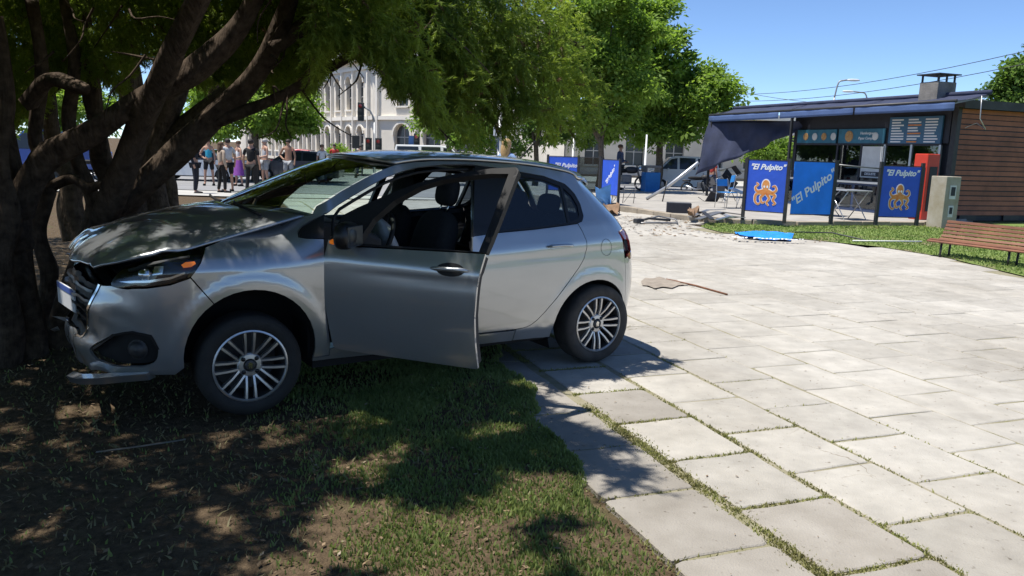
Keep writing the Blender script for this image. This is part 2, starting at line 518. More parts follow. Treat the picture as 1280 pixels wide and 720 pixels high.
# street beyond
sheet("road", [(-200, 28.2), (-1.2, 29.4), (-1.0, 33.6), (22, 33.6), (200, 33.6), (200, 48), (-200, 48)], -0.27, "asphalt", label="grey asphalt street behind the square")
sheet("far_pavement", [(-200, 48), (200, 48), (200, 58), (-200, 58)], -0.14, "far_pavement", label="pavement in front of the pale stone buildings", thick=.2)
sheet("street_pavement", [(-60, 24.2), (-8.4, 25.4), (-1.4, 28.6), (-1.2, 29.2), (-60, 28.1)], lambda x, y: gz(x, y) + .012, "far_pavement", label="sunlit pavement strip along the street where people stand")
lm = empty("lane_marking", (0, 40.5, -.266)); tag(lm, "white dashed lane marking on the street", kind="structure")
for i in range(14):
    m = MB(); m.box((-40 + i * 6.5, 0, 0), (3.0, .12, .003)); m.build("dash", "road_paint", lm)

def WR(y): return interp(y, [(1.5, 1.42), (2.7, 1.48), (3.4, 1.56), (4.4, 1.68), (5.1, 1.86), (6.0, 1.95), (9, 1.75)]) + .13 * noise.noise((y * 1.7, 4.2, 1)) + .05 * noise.noise((y * 6, 2.2, 7))
def gheight(x, y):
    z = gz(x, y) - 0.035
    if -9 < x < 3 and 0 < y < 12: z += 0.030 * noise.noise((x * 1.1, y * 1.1, 0)) + 0.014 * noise.noise((x * 3.5, y * 3.5, 4))
    return z
def SURF(x, y):
    k = sm((x * wd.x + y * wd.y - .6) / .75)
    return (gheight(x, y) + .002) * (1 - k) + k * (.006 + .004 * noise.noise((x * 9, y * 9, 0)))
# soil and turf creeping over the first row of slabs, with a ragged edge
V, F = [], []
ny = 170
for i in range(ny + 1):
    y0 = 1.2 + i * (9.0 - 1.2) / ny
    for k, w_ in enumerate((.55, .8, 1.05, 1.3, None)):
        ww = WR(y0) if w_ is None else w_
        p = wd * ww + vd * ((ww * wd.y - y0) / -vd.y)
        V.append((p.x, p.y, SURF(p.x, p.y) + (-.006, 0, 0, .001, .002)[k]))
F = [(5 * i + k, 5 * i + k + 1, 5 * i + k + 6, 5 * i + k + 5) for i in range(ny) for k in range(4)]
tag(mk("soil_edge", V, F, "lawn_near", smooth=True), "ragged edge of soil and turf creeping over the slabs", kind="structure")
# ---- grass blades (stuff)
leaf_mat("grass_blade", (0.22, 0.27, 0.085), (0.125, 0.17, 0.05), 3.0, 0.3)
leaf_mat("grass_dry", (0.23, 0.20, 0.10), (0.15, 0.13, 0.06), 3.0, 0.2)
def blades(name, pts, hgt, m, wid=0.0045, lean=0.5, kind="stuff", label=None):
    n = len(pts)
    P = np.array(pts, dtype=np.float64)
    a = RNG.uniform(0, 2 * math.pi, n); b = RNG.uniform(0, 2 * math.pi, n)
    h = hgt * RNG.uniform(.5, 1.35, n); l = lean * RNG.uniform(.2, 1.2, n) * h
    wv = np.stack([np.cos(a), np.sin(a), np.zeros(n)], 1) * (wid * RNG.uniform(.7, 1.4, n))[:, None]
    lv = np.stack([np.cos(b), np.sin(b), np.zeros(n)], 1) * l[:, None]
    up = np.zeros((n, 3)); up[:, 2] = h
    v0 = P - wv; v1 = P + wv; mid = P + up * .55 + lv * .35; v2 = mid - wv * .8; v3 = mid + wv * .8; v4 = P + up + lv
    Vv = np.stack([v0, v1, v3, v2, v4], 1).reshape(-1, 3)
    i = np.arange(n)[:, None] * 5
    Ff = np.concatenate([i + [[0, 1, 2]], i + [[0, 2, 3]], i + [[3, 2, 4]]], 0)
    o = mknp(name, Vv, Ff, m)
    tag(o, label, kind=kind)
    return o
def gheight(x, y):
    z = gz(x, y) - 0.035
    if -9 < x < 3 and 0 < y < 12: z += 0.030 * noise.noise((x * 1.1, y * 1.1, 0)) + 0.014 * noise.noise((x * 3.5, y * 3.5, 4))
    return z
def gdens(x, y):
    """share of ground covered by grass under the tree: thick by the slabs, thin and patchy by the trunks"""
    e = (x * wd.x + y * wd.y)      # distance along the slab rows' normal
    base = sm((e - 0.05) / 1.15)
    return base * (0.25 + 0.9 * sm((noise.noise((x * 2.2, y * 2.2, 9)) + .25) / .6)) + 0.006
pg_, pd_ = [], []
while len(pg_) < 66000:
    x = random.uniform(-5.0, 1.0); y = random.uniform(1.9, 7.0)
    e = x * wd.x + y * wd.y
    if e > WR(y) + .05: continue
    if random.random() < gdens(x, y): pg_.append((x, y, SURF(x, y) - .004))
    elif random.random() < .02: pd_.append((x, y, SURF(x, y) - .004))
blades("lawn_grass", pg_, 0.025, "grass_blade", label="short green grass growing in front of the crashed car")
blades("dry_grass", pd_, 0.026, "grass_dry", lean=1.5, label="dry straw coloured grass on the bare soil")
# grass in the slab joints
pj = []
for k, (dens, wdt) in {-2: (350, .025), -1: (2700, .055), 0: (900, .024), 1: (240, .012), 2: (90, .010)}.items():
    w0 = 2.64 + RW * k
    for i in range(int(dens * 5)):
        v0 = random.uniform(-7.4, -2.0)
        keep = .12 + 1.25 * noise.noise((v0 * 2.1, k * 7.1, 2)) + (.45 if v0 > -3.9 else 0)
        if random.random() > keep: continue
        p = wd * (w0 + random.gauss(0, wdt * .55)) + vd * v0
        pj.append((p.x, p.y, -.009))
    for n in range(-9, 8):     # cross joints
        off = (-2.73 if k % 2 else -3.0) + RL * n
        if k > 1 or off > -1.8 or random.random() < .25: continue
        for i in range(int(dens * .10)):
            p = wd * (w0 + RW * random.random() ** (1.2)) + vd * (off + random.gauss(0, .010))
            pj.append((p.x, p.y, -.009))
leaf_mat("joint_blade", (0.25, 0.27, 0.085), (0.19, 0.175, 0.075), 4.0, 0.25)
blades("joint_grass", pj, 0.016, "joint_blade", wid=.004, lean=.9, label="yellow green grass tufts growing in the slab joints")
pl_ = []
while len(pl_) < 26000:
    x = random.uniform(4, 14); y = random.uniform(10.5, 20.5)
    if inpoly(x, y, LS): pl_.append((x, y, .01))
leaf_mat("strip_blade", (0.26, 0.33, 0.10), (0.17, 0.24, 0.065), 1.0, 0.3)
blades("lawn_strip_grass", pl_, 0.036, "strip_blade", wid=.012, lean=.8, label="short sunlit grass on the strip by the bench")
# leaf litter and glass crumbs on the shaded ground
def litter(name, n, region, size, m, zf, label):
    Vv, Ff = [], []
    while len(Ff) < n:
        x = random.uniform(*region[0]); y = random.uniform(*region[1])
        if region[2] and not region[2](x, y): continue
        a = random.uniform(0, 6.28); s = size * random.uniform(.4, 1.4); z = zf(x, y)
        u = Vector((math.cos(a), math.sin(a), random.uniform(-.3, .3))) * s; v = Vector((-math.sin(a), math.cos(a), random.uniform(-.3, .3))) * s * random.uniform(.25, .5)
        c = Vector((x, y, z)); k = len(Vv)
        Vv += [c - u, c - v, c + u, c + v]; Ff.append((k, k + 1, k + 2, k + 3))
    o = mk(name, Vv, Ff, m); tag(o, label, kind="stuff"); return o
mat("litter_brown", (0.20, 0.14, 0.085), 0.9, var=.4, vscale=3)
mat("litter_pale", (0.30, 0.25, 0.18), 0.9, var=.3, vscale=3)
leftof = lambda x, y: x * wd.x + y * wd.y < 1.3
litter("leaf_litter", 5200, ((-6, 1), (1.8, 9), leftof), 0.014, "litter_brown", lambda x, y: SURF(x, y) + .012, "brown fallen needles and leaves scattered on the soil")
litter("twig_litter", 500, ((-6, 1), (1.8, 9), leftof), 0.012, "litter_pale", lambda x, y: SURF(x, y) + .016, "pale bits of twig and dry leaf on the soil")
litter("plaza_litter", 420, ((0.4, 7), (2.2, 15), lambda x, y: inpoly(x, y, PLAZA) and x * wd.x + y * wd.y > 1.6), 0.010, "litter_brown", lambda x, y: .008, "small dry leaves scattered over the plaza slabs")
mat("crumb_grey", (0.19, 0.185, 0.18), .6, var=.5, vscale=5)
litter("debris_crumbs", 420, ((2.0, 7.5), (14.5, 20), lambda x, y: inpoly(x, y, PLAZA) and random.random() < sm((y - 14) / 5)), 0.035, "crumb_grey", lambda x, y: .014, "small splinters and crumbs of broken furniture before the kerb")
litter("debris_splinters", 260, ((2.0, 7.5), (15, 20), lambda x, y: inpoly(x, y, PLAZA)), 0.06, "litter_brown", lambda x, y: .012, "brown splinters scattered on the plaza before the kerb")
# ================================================================== THE CRASHED CAR
def glass_mat(name, tint, refl=1.0, rough=0.0):
    m = bpy.data.materials.new(name); m.use_nodes = True; t = m.node_tree; t.nodes.clear()
    o = t.nodes.new("ShaderNodeOutputMaterial"); mx = t.nodes.new("ShaderNodeMixShader")
    tr = t.nodes.new("ShaderNodeBsdfTransparent"); gl = t.nodes.new("ShaderNodeBsdfGlossy"); fr = t.nodes.new("ShaderNodeLayerWeight")
    tr.inputs[0].default_value = (*tint, 1); gl.inputs["Roughness"].default_value = rough; fr.inputs[0].default_value = 0.5
    pw = t.nodes.new("ShaderNodeMath"); pw.operation = 'POWER'; pw.inputs[1].default_value = 5.0
    mu = t.nodes.new("ShaderNodeMath"); mu.operation = 'MULTIPLY_ADD'; mu.inputs[1].default_value = .95 * refl; mu.inputs[2].default_value = .042 * refl; mu.use_clamp = True
    t.links.new(fr.outputs["Facing"], pw.inputs[0]); t.links.new(pw.outputs[0], mu.inputs[0]); t.links.new(mu.outputs[0], mx.inputs[0])
    t.links.new(tr.outputs[0], mx.inputs[1]); t.links.new(gl.outputs[0], mx.inputs[2]); t.links.new(mx.outputs[0], o.inputs[0])
    MATS[name] = m
    return m
glass_mat("clear_glass", (0.80, 0.90, 0.86), 1.6)
glass_mat("tinted_glass", (0.50, 0.58, 0.62), 1.9)
glass_mat("privacy_glass", (0.07, 0.09, 0.11), 1.6)
glass_mat("windscreen_glass", (0.62, 0.76, 0.70), 3.2)
glass_mat("lamp_lens", (0.85, 0.87, 0.88), 1.5)
mat("silver_paint", (0.375, 0.395, 0.415), 0.30, metal=0.72, var=0.04, vscale=3, coat=1.0)
_in(MATS["silver_paint"].node_tree.nodes["Principled BSDF"], "Coat IOR").default_value = 1.75
mat("black_trim", (0.012, 0.012, 0.013), 0.35)
mat("black_plastic", (0.018, 0.018, 0.019), 0.6, var=.2, spec=.25)
mat("dark_liner", (0.008, 0.008, 0.009), 0.9)
mat("rubber", (0.022, 0.021, 0.020), 0.75, var=0.25, vscale=14, bump=0.2, bscale=120)
mat("brown_rubber", (0.060, 0.055, 0.050), 0.85, col2=(0.030, 0.028, 0.026), vscale=9, bump=0.2, bscale=120)  # paler brown-grey rubber, mottled by noise, for one rear tyre
mat("alloy", (0.55, 0.55, 0.555), 0.34, metal=0.85, var=.12, vscale=18)
mat("alloy_dark", (0.06, 0.06, 0.062), 0.5, metal=0.6)
mat("chrome", (0.75, 0.76, 0.77), 0.12, metal=1.0)
mat("seat_cloth", (0.020, 0.021, 0.023), 0.9, var=.25, vscale=30)
mat("dash_plastic", (0.022, 0.022, 0.024), 0.7)
mat("airbag_cloth", (0.42, 0.43, 0.44), 0.9, var=.2, vscale=12, bump=.4, bscale=14)
mat("amber", (0.85, 0.20, 0.02), 0.25, emit=(1.0, 0.25, 0.02), estr=0.18)
mat("tail_red", (0.30, 0.030, 0.026), 0.15, coat=1.0, var=.15, vscale=20)
mat("reflector", (0.70, 0.74, 0.78), 0.18, metal=1.0)
mat("plate_white", (0.62, 0.63, 0.65), 0.5)
mat("plate_blue", (0.05, 0.10, 0.35), 0.5)
mat("bare_metal", (0.30, 0.29, 0.28), 0.45, metal=.9, var=.3, vscale=20)

CX, CY, CYAW = -1.9254, 5.0225, 0.58897
car = empty("hatchback_car", (CX, CY, 0), CYAW, "crashed silver hatchback car with crumpled nose and front door hanging open", "car")

FR = [(-.35, .85), (-.5, .82), (-.62, .75), (-.72, .64), (-.79, .46), (-.83, .25), (-.845, 0)]
RR = [(2.6, .86), (2.78, .825), (2.92, .75), (3.02, .62), (3.08, .42), (3.11, .2), (3.12, 0)]
def arc_table(pts, u0, sgn):
    P = spline(pts, 12); out = [(u0, P[0].x, P[0].y)]; acc = 0
    for a, b in zip(P[:-1], P[1:]):
        acc += (b - a).length; out.append((u0 + sgn * acc, b.x, b.y))
    return out
TF = arc_table([(-.30, .853)] + FR, -.30, -1)
TR = arc_table(RR, 2.6, 1)
UF, UR = TF[-1][0], TR[-1][0]
WPTS = [(-.36, .849), (-.1, .862), (.3, .868), (1.5, .872), (2.2, .872), (2.5, .866), (2.66, .853)]
def plan(u):
    T = None
    if u < -.30: T = TF
    elif u > 2.6: T = TR
    if T is None: return u, interp(u, WPTS)
    for a, b in zip(T[:-1], T[1:]):
        if (b[0] - u) * (1 if T is TR else -1) >= 0:
            t = (u - a[0]) / (b[0] - a[0]); return a[1] + (b[1] - a[1]) * t, a[2] + (b[2] - a[2]) * t
    a, b = T[-2], T[-1]; t = (u - a[0]) / (b[0] - a[0])
    return a[1] + (b[1] - a[1]) * t, a[2] + (b[2] - a[2]) * t
ZC = [(-1, .85), (-.4, .856), (.3, .868), (.8, .858), (1.5, .846), (2.4, .882), (3.2, .90)]
TUCK = [(.15, .12), (.22, .085), (.27, .062), (.33, .036), (.45, .019), (.6, .007), (.74, 0), (.9, 0)]
def inset(x, z):
    zc = interp(x, ZC); t = z - zc
    ins = interp(z, TUCK)
    if t > 0:
        rear = .34 * t * t / .12 if t < .06 else .34 * (t - .03) + (.26 * max(0, t - .13)) * sm((t - .13) / .1)
        front = .25 * t + 4.0 * t * t
        w_ = sm((x - .12) / .40)
        ins += front * (1 - w_) + rear * w_
    # crease hollow
    ins += 0.003 * math.exp(-((t + .035) / .03) ** 2) * sm((x - .5) / .5)
    # arch flares
    for (cx, cz) in ((0.01, .375), (2.475, .275)):
        r = math.hypot(x - cx, z - cz)
        if r < .55 and z < .85: ins -= .010 * sm((.475 - r) / .075)
    return ins
IXR = [(.2, .07), (.3, .03), (.45, 0), (.62, .0), (.75, .02), (.9, .06), (1.0, .12), (1.1, .20), (1.25, .335), (1.38, .46), (1.48, .55)]
IXF = [(.2, .04), (.3, .0), (.4, -.01), (.5, .02), (.65, .0), (.75, .03), (.85, .07), (1.0, .16)]
def dent(x, y, z):
    """crash damage at the nose: pushed back and rippled"""
    k = sm((-.38 - x) / .45)
    if k > 0:
        n1 = noise.noise((x * 5, y * 5, z * 5)); n2 = noise.noise((x * 13, y * 13, z * 13 + 3))
        x += k * (.020 * n1 + .006 * n2) + .035 * k * sm((.35 - abs(y)) / .5)
        y += k * (.018 * noise.noise((x * 6, z * 7, 5)))
        z += k * .012 * n2
    return x, y, z
def body(u, z, side=1):
    px, py = plan(u)
    ins = inset(px, z)
    y = py * (1 - ins / .87)
    x = px - interp(z, IXR) * sm((px - 2.3) / .7) + interp(z, IXF) * sm((-.3 - px) / .5)
    x, y, z2 = dent(x, y * side, z)
    return Vector((x, -y, z2))
def body_n(u, z, side=1, f=None):
    f = f or body; e = .006
    a = f(u + e, z, side) - f(u - e, z, side); b = f(u, z + e, side) - f(u, z - e, side)
    n = a.cross(b)
    if n.length < 1e-12: n = Vector((0, -side, 0))
    n.normalize()
    p = f(u, z, side); ref = p - Vector((max(0.2, min(2.3, p.x)), 0, .55))
    if n.dot(ref) < 0: n = -n
    return n
def shrink(poly, d):
    n = len(poly); A = sum(poly[i][0] * poly[(i + 1) % n][1] - poly[(i + 1) % n][0] * poly[i][1] for i in range(n))
    s = 1 if A > 0 else -1; out = []
    for i in range(n):
        p0, p1, p2 = Vector(poly[i - 1]), Vector(poly[i]), Vector(poly[(i + 1) % n])
        e1, e2 = (p1 - p0), (p2 - p1)
        if e1.length < 1e-9 or e2.length < 1e-9: out.append(tuple(p1)); continue
        e1.normalize(); e2.normalize()
        nn = Vector((-(e1.y + e2.y), e1.x + e2.x)) * s
        if nn.length < 1e-6: out.append(tuple(p1)); continue
        nn.normalize(); c = max(.45, abs(nn.dot(Vector((-e1.y, e1.x)))))
        out.append(tuple(p1 + nn * (d / c)))
    return out
def dens(poly, step):
    out = []; n = len(poly)
    for i in range(n):
        a, b = Vector(poly[i]), Vector(poly[(i + 1) % n]); k = max(1, math.ceil((b - a).length / step))
        out += [tuple(a + (b - a) * (j / k)) for j in range(k)]
    return out
def panel(name, outline, m, parent, side=1, f=None, holes=(), res=.03, gap=.0025, thick=.014, off=0.0, post=None, label=None):
    f = f or body
    ol = dens(shrink(outline, gap) if gap else outline, res)
    hl = [dens(shrink(h, -gap) if gap else h, res) for h in holes]
    pts = [Vector(p) for p in ol]; edges = []
    def loop(n0, n): return [(n0 + i, n0 + (i + 1) % n) for i in range(n)]
    edges += loop(0, len(ol))
    for h in hl:
        n0 = len(pts); pts += [Vector(p) for p in h]; edges += loop(n0, len(h))
    nb = len(pts)
    us = [p[0] for p in ol]; zs = [p[1] for p in ol]
    bpts = np.array([tuple(p) for p in pts])
    g0 = math.floor(min(us) / res); g1 = math.ceil(max(us) / res); h0 = math.floor(min(zs) / res); h1 = math.ceil(max(zs) / res)
    for i in range(g0, g1 + 1):
        for j in range(h0, h1 + 1):
            p = (i * res, j * res)
            if not inpoly(*p, ol) or any(inpoly(*p, h) for h in hl): continue
            if np.min(np.abs(bpts - p).max(axis=1)) < res * .45: continue
            pts.append(Vector(p))
    r = delaunay_2d_cdt(pts, edges, [], 0, 1e-6)
    P2, E2, F2 = r[0], r[1], r[2]
    tris = []
    for t in F2:
        c = sum((P2[i] for i in t), Vector((0, 0))) / len(t)
        if inpoly(c.x, c.y, ol) and not any(inpoly(c.x, c.y, h) for h in hl): tris.append(tuple(t))
    V = []; N = []
    for p in P2:
        n = body_n(p.x, p.y, side, f); N.append(n); V.append(f(p.x, p.y, side) + n * off)
    F = []
    cnt = {}
    for t in tris:
        a, b, c = (V[i] for i in t)
        if (b - a).cross(c - a).dot(N[t[0]]) < 0: t = t[::-1]
        F.append(t)
        for i in range(3):
            e = (t[i], t[(i + 1) % 3]); cnt[e] = 1
    if thick:
        for (a, b) in list(cnt):
            if (b, a) in cnt: continue
            d = (V[b] - V[a])
            if d.length < 1e-9: continue
            on = d.cross(N[a]).normalized()
            k = len(V)
            V += [V[a], V[b], V[b] - N[b] * thick, V[a] - N[a] * thick]; N += [on] * 4
            F.append((k + 1, k, k + 3, k + 2))
    if post: V, N = post(V, N)
    o = mk(name, V, F, m, parent, True, label)
    o.data.normals_split_custom_set_from_vertices([tuple(n) for n in N])
    return o

# ---- outlines in unrolled side coordinates (u along the body from the front axle, z up)
def arcpts(cx, cz, r, a0, a1, n): return [(cx + r * math.cos(R(a0 + (a1 - a0) * i / n)), cz + r * math.sin(R(a0 + (a1 - a0) * i / n))) for i in range(n + 1)]
ARCH_F = arcpts(.005, .375, .362, 188, -12, 22)          # from the bumper side over to the sill side
ARCH_R = arcpts(2.475, .275, .362, 186, -6, 22)
def fender_split(P, x, z):  # arch points behind the bumper seam
    return P
i_seam = min(range(len(ARCH_F)), key=lambda i: abs(ARCH_F[i][0] + .186))
HEAD = spline([(-.765, .775), (-.74, .85), (-.66, .905), (-.53, .935), (-.38, .955), (-.215, .975), (-.255, .90), (-.312, .826), (-.42, .792), (-.546, .778), (-.66, .768)], 5, True)
HEAD = [tuple(p) for p in HEAD]
HLOW = [(-.312, .822), (-.42, .788), (-.546, .774), (-.66, .764), (-.765, .772)]
FOG = [tuple(p) for p in spline([(-.90, .40), (-.84, .46), (-.74, .51), (-.62, .535), (-.53, .51), (-.485, .44), (-.505, .365), (-.62, .345), (-.78, .35)], 4, True)]
bumper_l = [(-.765, .772), (-.86, .768), (-.89, .66), (-.95, .53), (-1.03, .455), (-1.15, .43), (UF, .425), (UF, .27), (-1.2, .275), (-.95, .285), (-.6, .295), (-.40, .285)] + ARCH_F[:i_seam + 1] + HLOW
GRILLE = [(-.87, .765), (-.90, .66), (-.96, .53), (-1.04, .46), (-1.15, .435), (UF, .43), (UF, .765)]
fender = ARCH_F[i_seam:][::-1] + [(-.312, .826), (-.255, .90), (-.215, .975), (-.10, 1.012), (.06, 1.045), (.188, 1.082), (.32, 1.112), (.404, 1.134), (.45, 1.15), (.478, 1.14), (.40, 1.103), (.335, 1.069), (.305, 1.04), (.300, 1.013), (.34, 1.006), (.436, 1.003), (.424, .90), (.42, .77), (.43, .6), (.463, .37), (.463, .30), (.36, .30)]
TRIGL = [(.303, 1.012), (.308, 1.04), (.338, 1.069), (.40, 1.102), (.472, 1.138), (.452, 1.07), (.436, 1.006), (.34, 1.008)]
SEAM_TOP = [(.484, 1.142), (.58, 1.196), (.675, 1.242), (.80, 1.30), (.922, 1.352), (1.04, 1.388), (1.173, 1.417), (1.36, 1.437), (1.56, 1.441)]
DOOR_TOP_R = [(1.75, 1.425), (1.93, 1.402), (2.15, 1.37), (2.31, 1.318), (2.385, 1.25), (2.412, 1.18), (2.40, 1.10), (2.36, 1.062), (2.312, 1.05)]
RSEAM = [(2.345, .985), (2.368, .92), (2.368, .87), (2.345, .80), (2.30, .735), (2.231, .655), (2.12, .53), (2.031, .434), (1.97, .38), (1.92, .348), (1.87, .334), (1.799, .328)]
RAIL = [(.404, 1.134), (.44, 1.185), (.60, 1.270), (.775, 1.348), (.90, 1.397), (1.013, 1.434), (1.15, 1.452), (1.3, 1.462), (1.6, 1.464), (1.93, 1.450), (2.154, 1.430), (2.40, 1.395), (2.65, 1.365), (2.9, 1.345), (3.12, 1.335)]
body_side = RAIL[:] + [(3.14, 1.2), (3.12, 1.06), (3.05, .985), (2.93, .985), (2.80, .975), (2.80, .92), (2.80, .78), (2.81, .55)] + ARCH_R[::-1][1:] + [(2.11, .235), (1.80, .240), (1.80, .322)] + RSEAM[::-1] + DOOR_TOP_R[::-1] + SEAM_TOP[::-1]
SILL = [(.463, .298), (.463, .345), (.9, .335), (1.4, .322), (1.797, .320), (1.797, .240), (1.4, .245), (.9, .262), (.36, .275), (.36, .298)]
REAR_DOOR = [(1.405, .332), (1.392, .45), (1.388, .62), (1.40, .80), (1.438, .985), (1.613, 1.001), (1.923, 1.016), (2.18, 1.035), (2.312, 1.047)] + RSEAM[:-1] + [(1.799, .33)]
RD_FRAME = [(1.440, .989), (1.50, 1.14), (1.605, 1.436), (1.75, 1.422)] + DOOR_TOP_R[1:] + [(2.18, 1.038), (1.923, 1.019), (1.613, 1.004)]
RWIN = [(1.635, 1.018), (1.70, 1.12), (1.80, 1.262), (1.885, 1.368), (2.02, 1.362), (2.135, 1.345), (2.262, 1.302), (2.250, 1.18), (2.228, 1.056), (2.08, 1.043), (1.9, 1.032)]
QWIN = [(2.285, 1.290), (2.345, 1.235), (2.372, 1.17), (2.358, 1.105), (2.325, 1.078), (2.255, 1.060), (2.272, 1.17)]
FD_SKIN = [(.446, 1.003), (.437, .90), (.432, .77), (.442, .6), (.478, .37), (.50, .350), (.9, .338), (1.37, .325), (1.392, .330), (1.378, .48), (1.374, .62), (1.386, .80), (1.418, .985), (.60, .972), (.55, .978), (.50, 1.003)]
FD_FRAME = [(.448, 1.006), (.488, 1.138)] + [(a, b - .005) for a, b in SEAM_TOP[1:-2]] + [(1.34, 1.443), (1.49, 1.455), (1.51, 1.435), (1.464, 1.20), (1.421, .988), (.60, .975), (.55, .981), (.50, 1.006)]
FD_HOLE = [(.655, .995), (.668, 1.06), (.70, 1.13), (.80, 1.235), (.935, 1.318), (1.06, 1.362), (1.19, 1.386), (1.34, 1.408), (1.45, 1.412), (1.413, 1.20), (1.375, .995)]
LAMP_T = [(2.80, .972), (2.93, .982), (3.05, .98), (3.17, .95), (3.19, .87), (3.17, .79), (3.05, .765), (2.90, .765), (2.84, .785), (2.85, .808), (2.97, .825), (3.00, .85), (2.99, .885), (2.93, .905), (2.83, .915)]
R_BUMP = [(2.81, .55), (2.80, .776), (2.84, .78), (2.90, .760), (3.05, .760), (3.2, .70), (UR, .68), (UR, .235), (3.2, .225), (2.95, .225), (2.86, .225)] + ARCH_R[::-1][:1]
HATCH = [(3.05, .77), (3.19, .80), (3.20, .95), (3.07, .985), (3.14, 1.06), (3.16, 1.2), (3.14, 1.335), (UR, 1.35), (UR, .70), (3.2, .72)]
RGLASS = [(3.22, 1.08), (3.24, 1.30), (UR, 1.315), (UR, 1.05)]
def both(fn):
    for s in (1, -1): fn(s)
BM = "silver_paint"
for s in (1, -1):
    bump_ = panel("front_bumper", bumper_l, BM, car, s, holes=[FOG], label="scraped and torn silver front bumper")
    panel("fog_recess", FOG, "black_plastic", bump_, s, off=-.045, gap=-.004, thick=0)
    gr = panel("grille", GRILLE, "black_plastic", car, s, off=-.03, gap=0, thick=0)
    for zz in (.50, .555, .61, .665, .72):
        panel("grille_slat", [(-.93 - .25 * max(0, .62 - zz), zz), (-.93 - .25 * max(0, .62 - zz), zz + .014), (UF, zz + .014), (UF, zz)], "black_trim", gr, s, off=-.008, gap=0, thick=.02, res=.06)
    panel("grille_trim", [(-.862, .768), (-.89, .66), (-.95, .53), (-1.03, .455), (-1.15, .43), (-1.15, .442), (-1.045, .467), (-.967, .535), (-.907, .66), (-.882, .768)], "chrome", gr, s, off=.004, gap=0, thick=.02)
    hl = panel("headlight", HEAD, "lamp_lens", car, s, off=.003, thick=0, gap=.004, label="dusty glass headlight with orange indicator")
    panel("housing", HEAD, "black_trim", hl, s, off=-.055, thick=-.055, gap=.004)
    panel("light_guide", [(-.74, .80), (-.66, .792), (-.546, .802), (-.42, .815), (-.34, .842), (-.34, .853), (-.42, .828), (-.546, .815), (-.66, .806)], "reflector", hl, s, off=-.02, gap=0, thick=.015)
    panel("upper_ridge", [(-.70, .87), (-.60, .905), (-.45, .93), (-.30, .945), (-.30, .937), (-.45, .918), (-.60, .89), (-.69, .858)], "alloy_dark", hl, s, off=-.015, gap=0, thick=.02)
    panel("indicator", [(-.345, .882), (-.30, .886), (-.278, .90), (-.282, .912), (-.33, .910), (-.355, .897)], "amber", hl, s, off=-.012, gap=0, thick=.01)
    panel("reflector_bowl", [(-.535, .84), (-.47, .845), (-.465, .895), (-.53, .892)], "reflector", hl, s, off=-.02, gap=0, thick=.02)
    pr = MB(); c = body(-.60, .848, s); n = body_n(-.60, .848, s)
    pr.lathe([(.0, .012), (.02, .010), (.034, .0), (.038, -.02)], 16, Matrix.Translation(c - n * .03) @ n.to_track_quat('Z', 'Y').to_matrix().to_4x4())
    pr.build("projector", "reflector", hl, True)
    pr = MB(); c = body(-.60, .43, s); n = body_n(-.60, .43, s)
    pr.lathe([(.0, .01), (.03, .006), (.042, -.004), (.05, -.02), (.055, -.02)], 18, Matrix.Translation(c - n * .02) @ n.to_track_quat('Z', 'Y').to_matrix().to_4x4())
    pr.build("fog_lamp", "alloy_dark", bump_, True)
    panel("fog_trim", [(-.88, .415), (-.74, .518), (-.62, .545), (-.52, .52), (-.476, .44), (-.488, .44), (-.53, .508), (-.62, .532), (-.735, .506), (-.866, .408)], "black_trim", bump_, s, off=.005, gap=0, thick=.02)
    fe = panel("fender", fender, BM, car, s)
    panel("fender_glass", TRIGL, "black_trim", car, s, gap=.001, off=-.001)
    panel("body_side", body_side, BM, car, s)
    panel("sill", SILL, BM, car, s, gap=.001)
    rd = panel("rear_door", REAR_DOOR, BM, car, s)
    rf = panel("window_frame", RD_FRAME, "black_trim", rd, s, holes=[RWIN, QWIN], off=-.002, gap=.0005, thick=.03)
    panel("window_glass", RWIN, "tinted_glass", rd, s, off=-.008, gap=-.003, thick=0)
    panel("quarter_glass", QWIN, "privacy_glass", rd, s, off=-.008, gap=-.003, thick=0)
    tl = panel("tail_light", LAMP_T, "tail_red", car, s, off=.006, gap=.002)
    panel("rear_bumper", R_BUMP, BM, car, s)
    panel("hatch", HATCH, BM, car, s, holes=[RGLASS], gap=.001)
    panel("rear_glass", RGLASS, "tinted_glass", car, s, off=-.004, gap=-.004, thick=0)
    # fuel flap (left) as a round cut line
    if s == 1:
        ring = [(2.575 + .062 * math.cos(a), .872 + .062 * math.sin(a)) for a in [i * math.pi / 14 for i in range(28)]]
        ring2 = [(2.575 + .059 * math.cos(a), .872 + .059 * math.sin(a)) for a in [i * math.pi / 14 for i in range(28)]]
        panel("fuel_flap", ring, "black_trim", car, s, holes=[ring2], off=.0012, gap=0, thick=0, res=.02)
    # handle of the rear door
    def handle(par, u0, u1, zh, f=None):
        cup = [(u0 + (u1 - u0) * .5 + .085 * math.cos(a), zh - .002 + .036 * math.sin(a)) for a in [i * math.pi / 10 for i in range(20)]]
        panel("handle_cup", cup, "bare_metal" if False else BM, par, s, f=f, off=.0015, gap=0, thick=0, res=.02)
        bar = MB(); pts = []
        for i in range(9):
            t = i / 8; u = u0 + (u1 - u0) * t; n = body_n(u, zh, s)
            pts.append(body(u, zh + .004 * math.sin(math.pi * t), s) + n * (.012 + .026 * math.sin(math.pi * t) ** .6))
        V0 = len(bar.v); bar.tube(pts, [.007] + [.0115] * 7 + [.007], 8)
        return bar
    handle(rd, 2.02, 2.235, .898).build("door_handle", BM, rd, True)
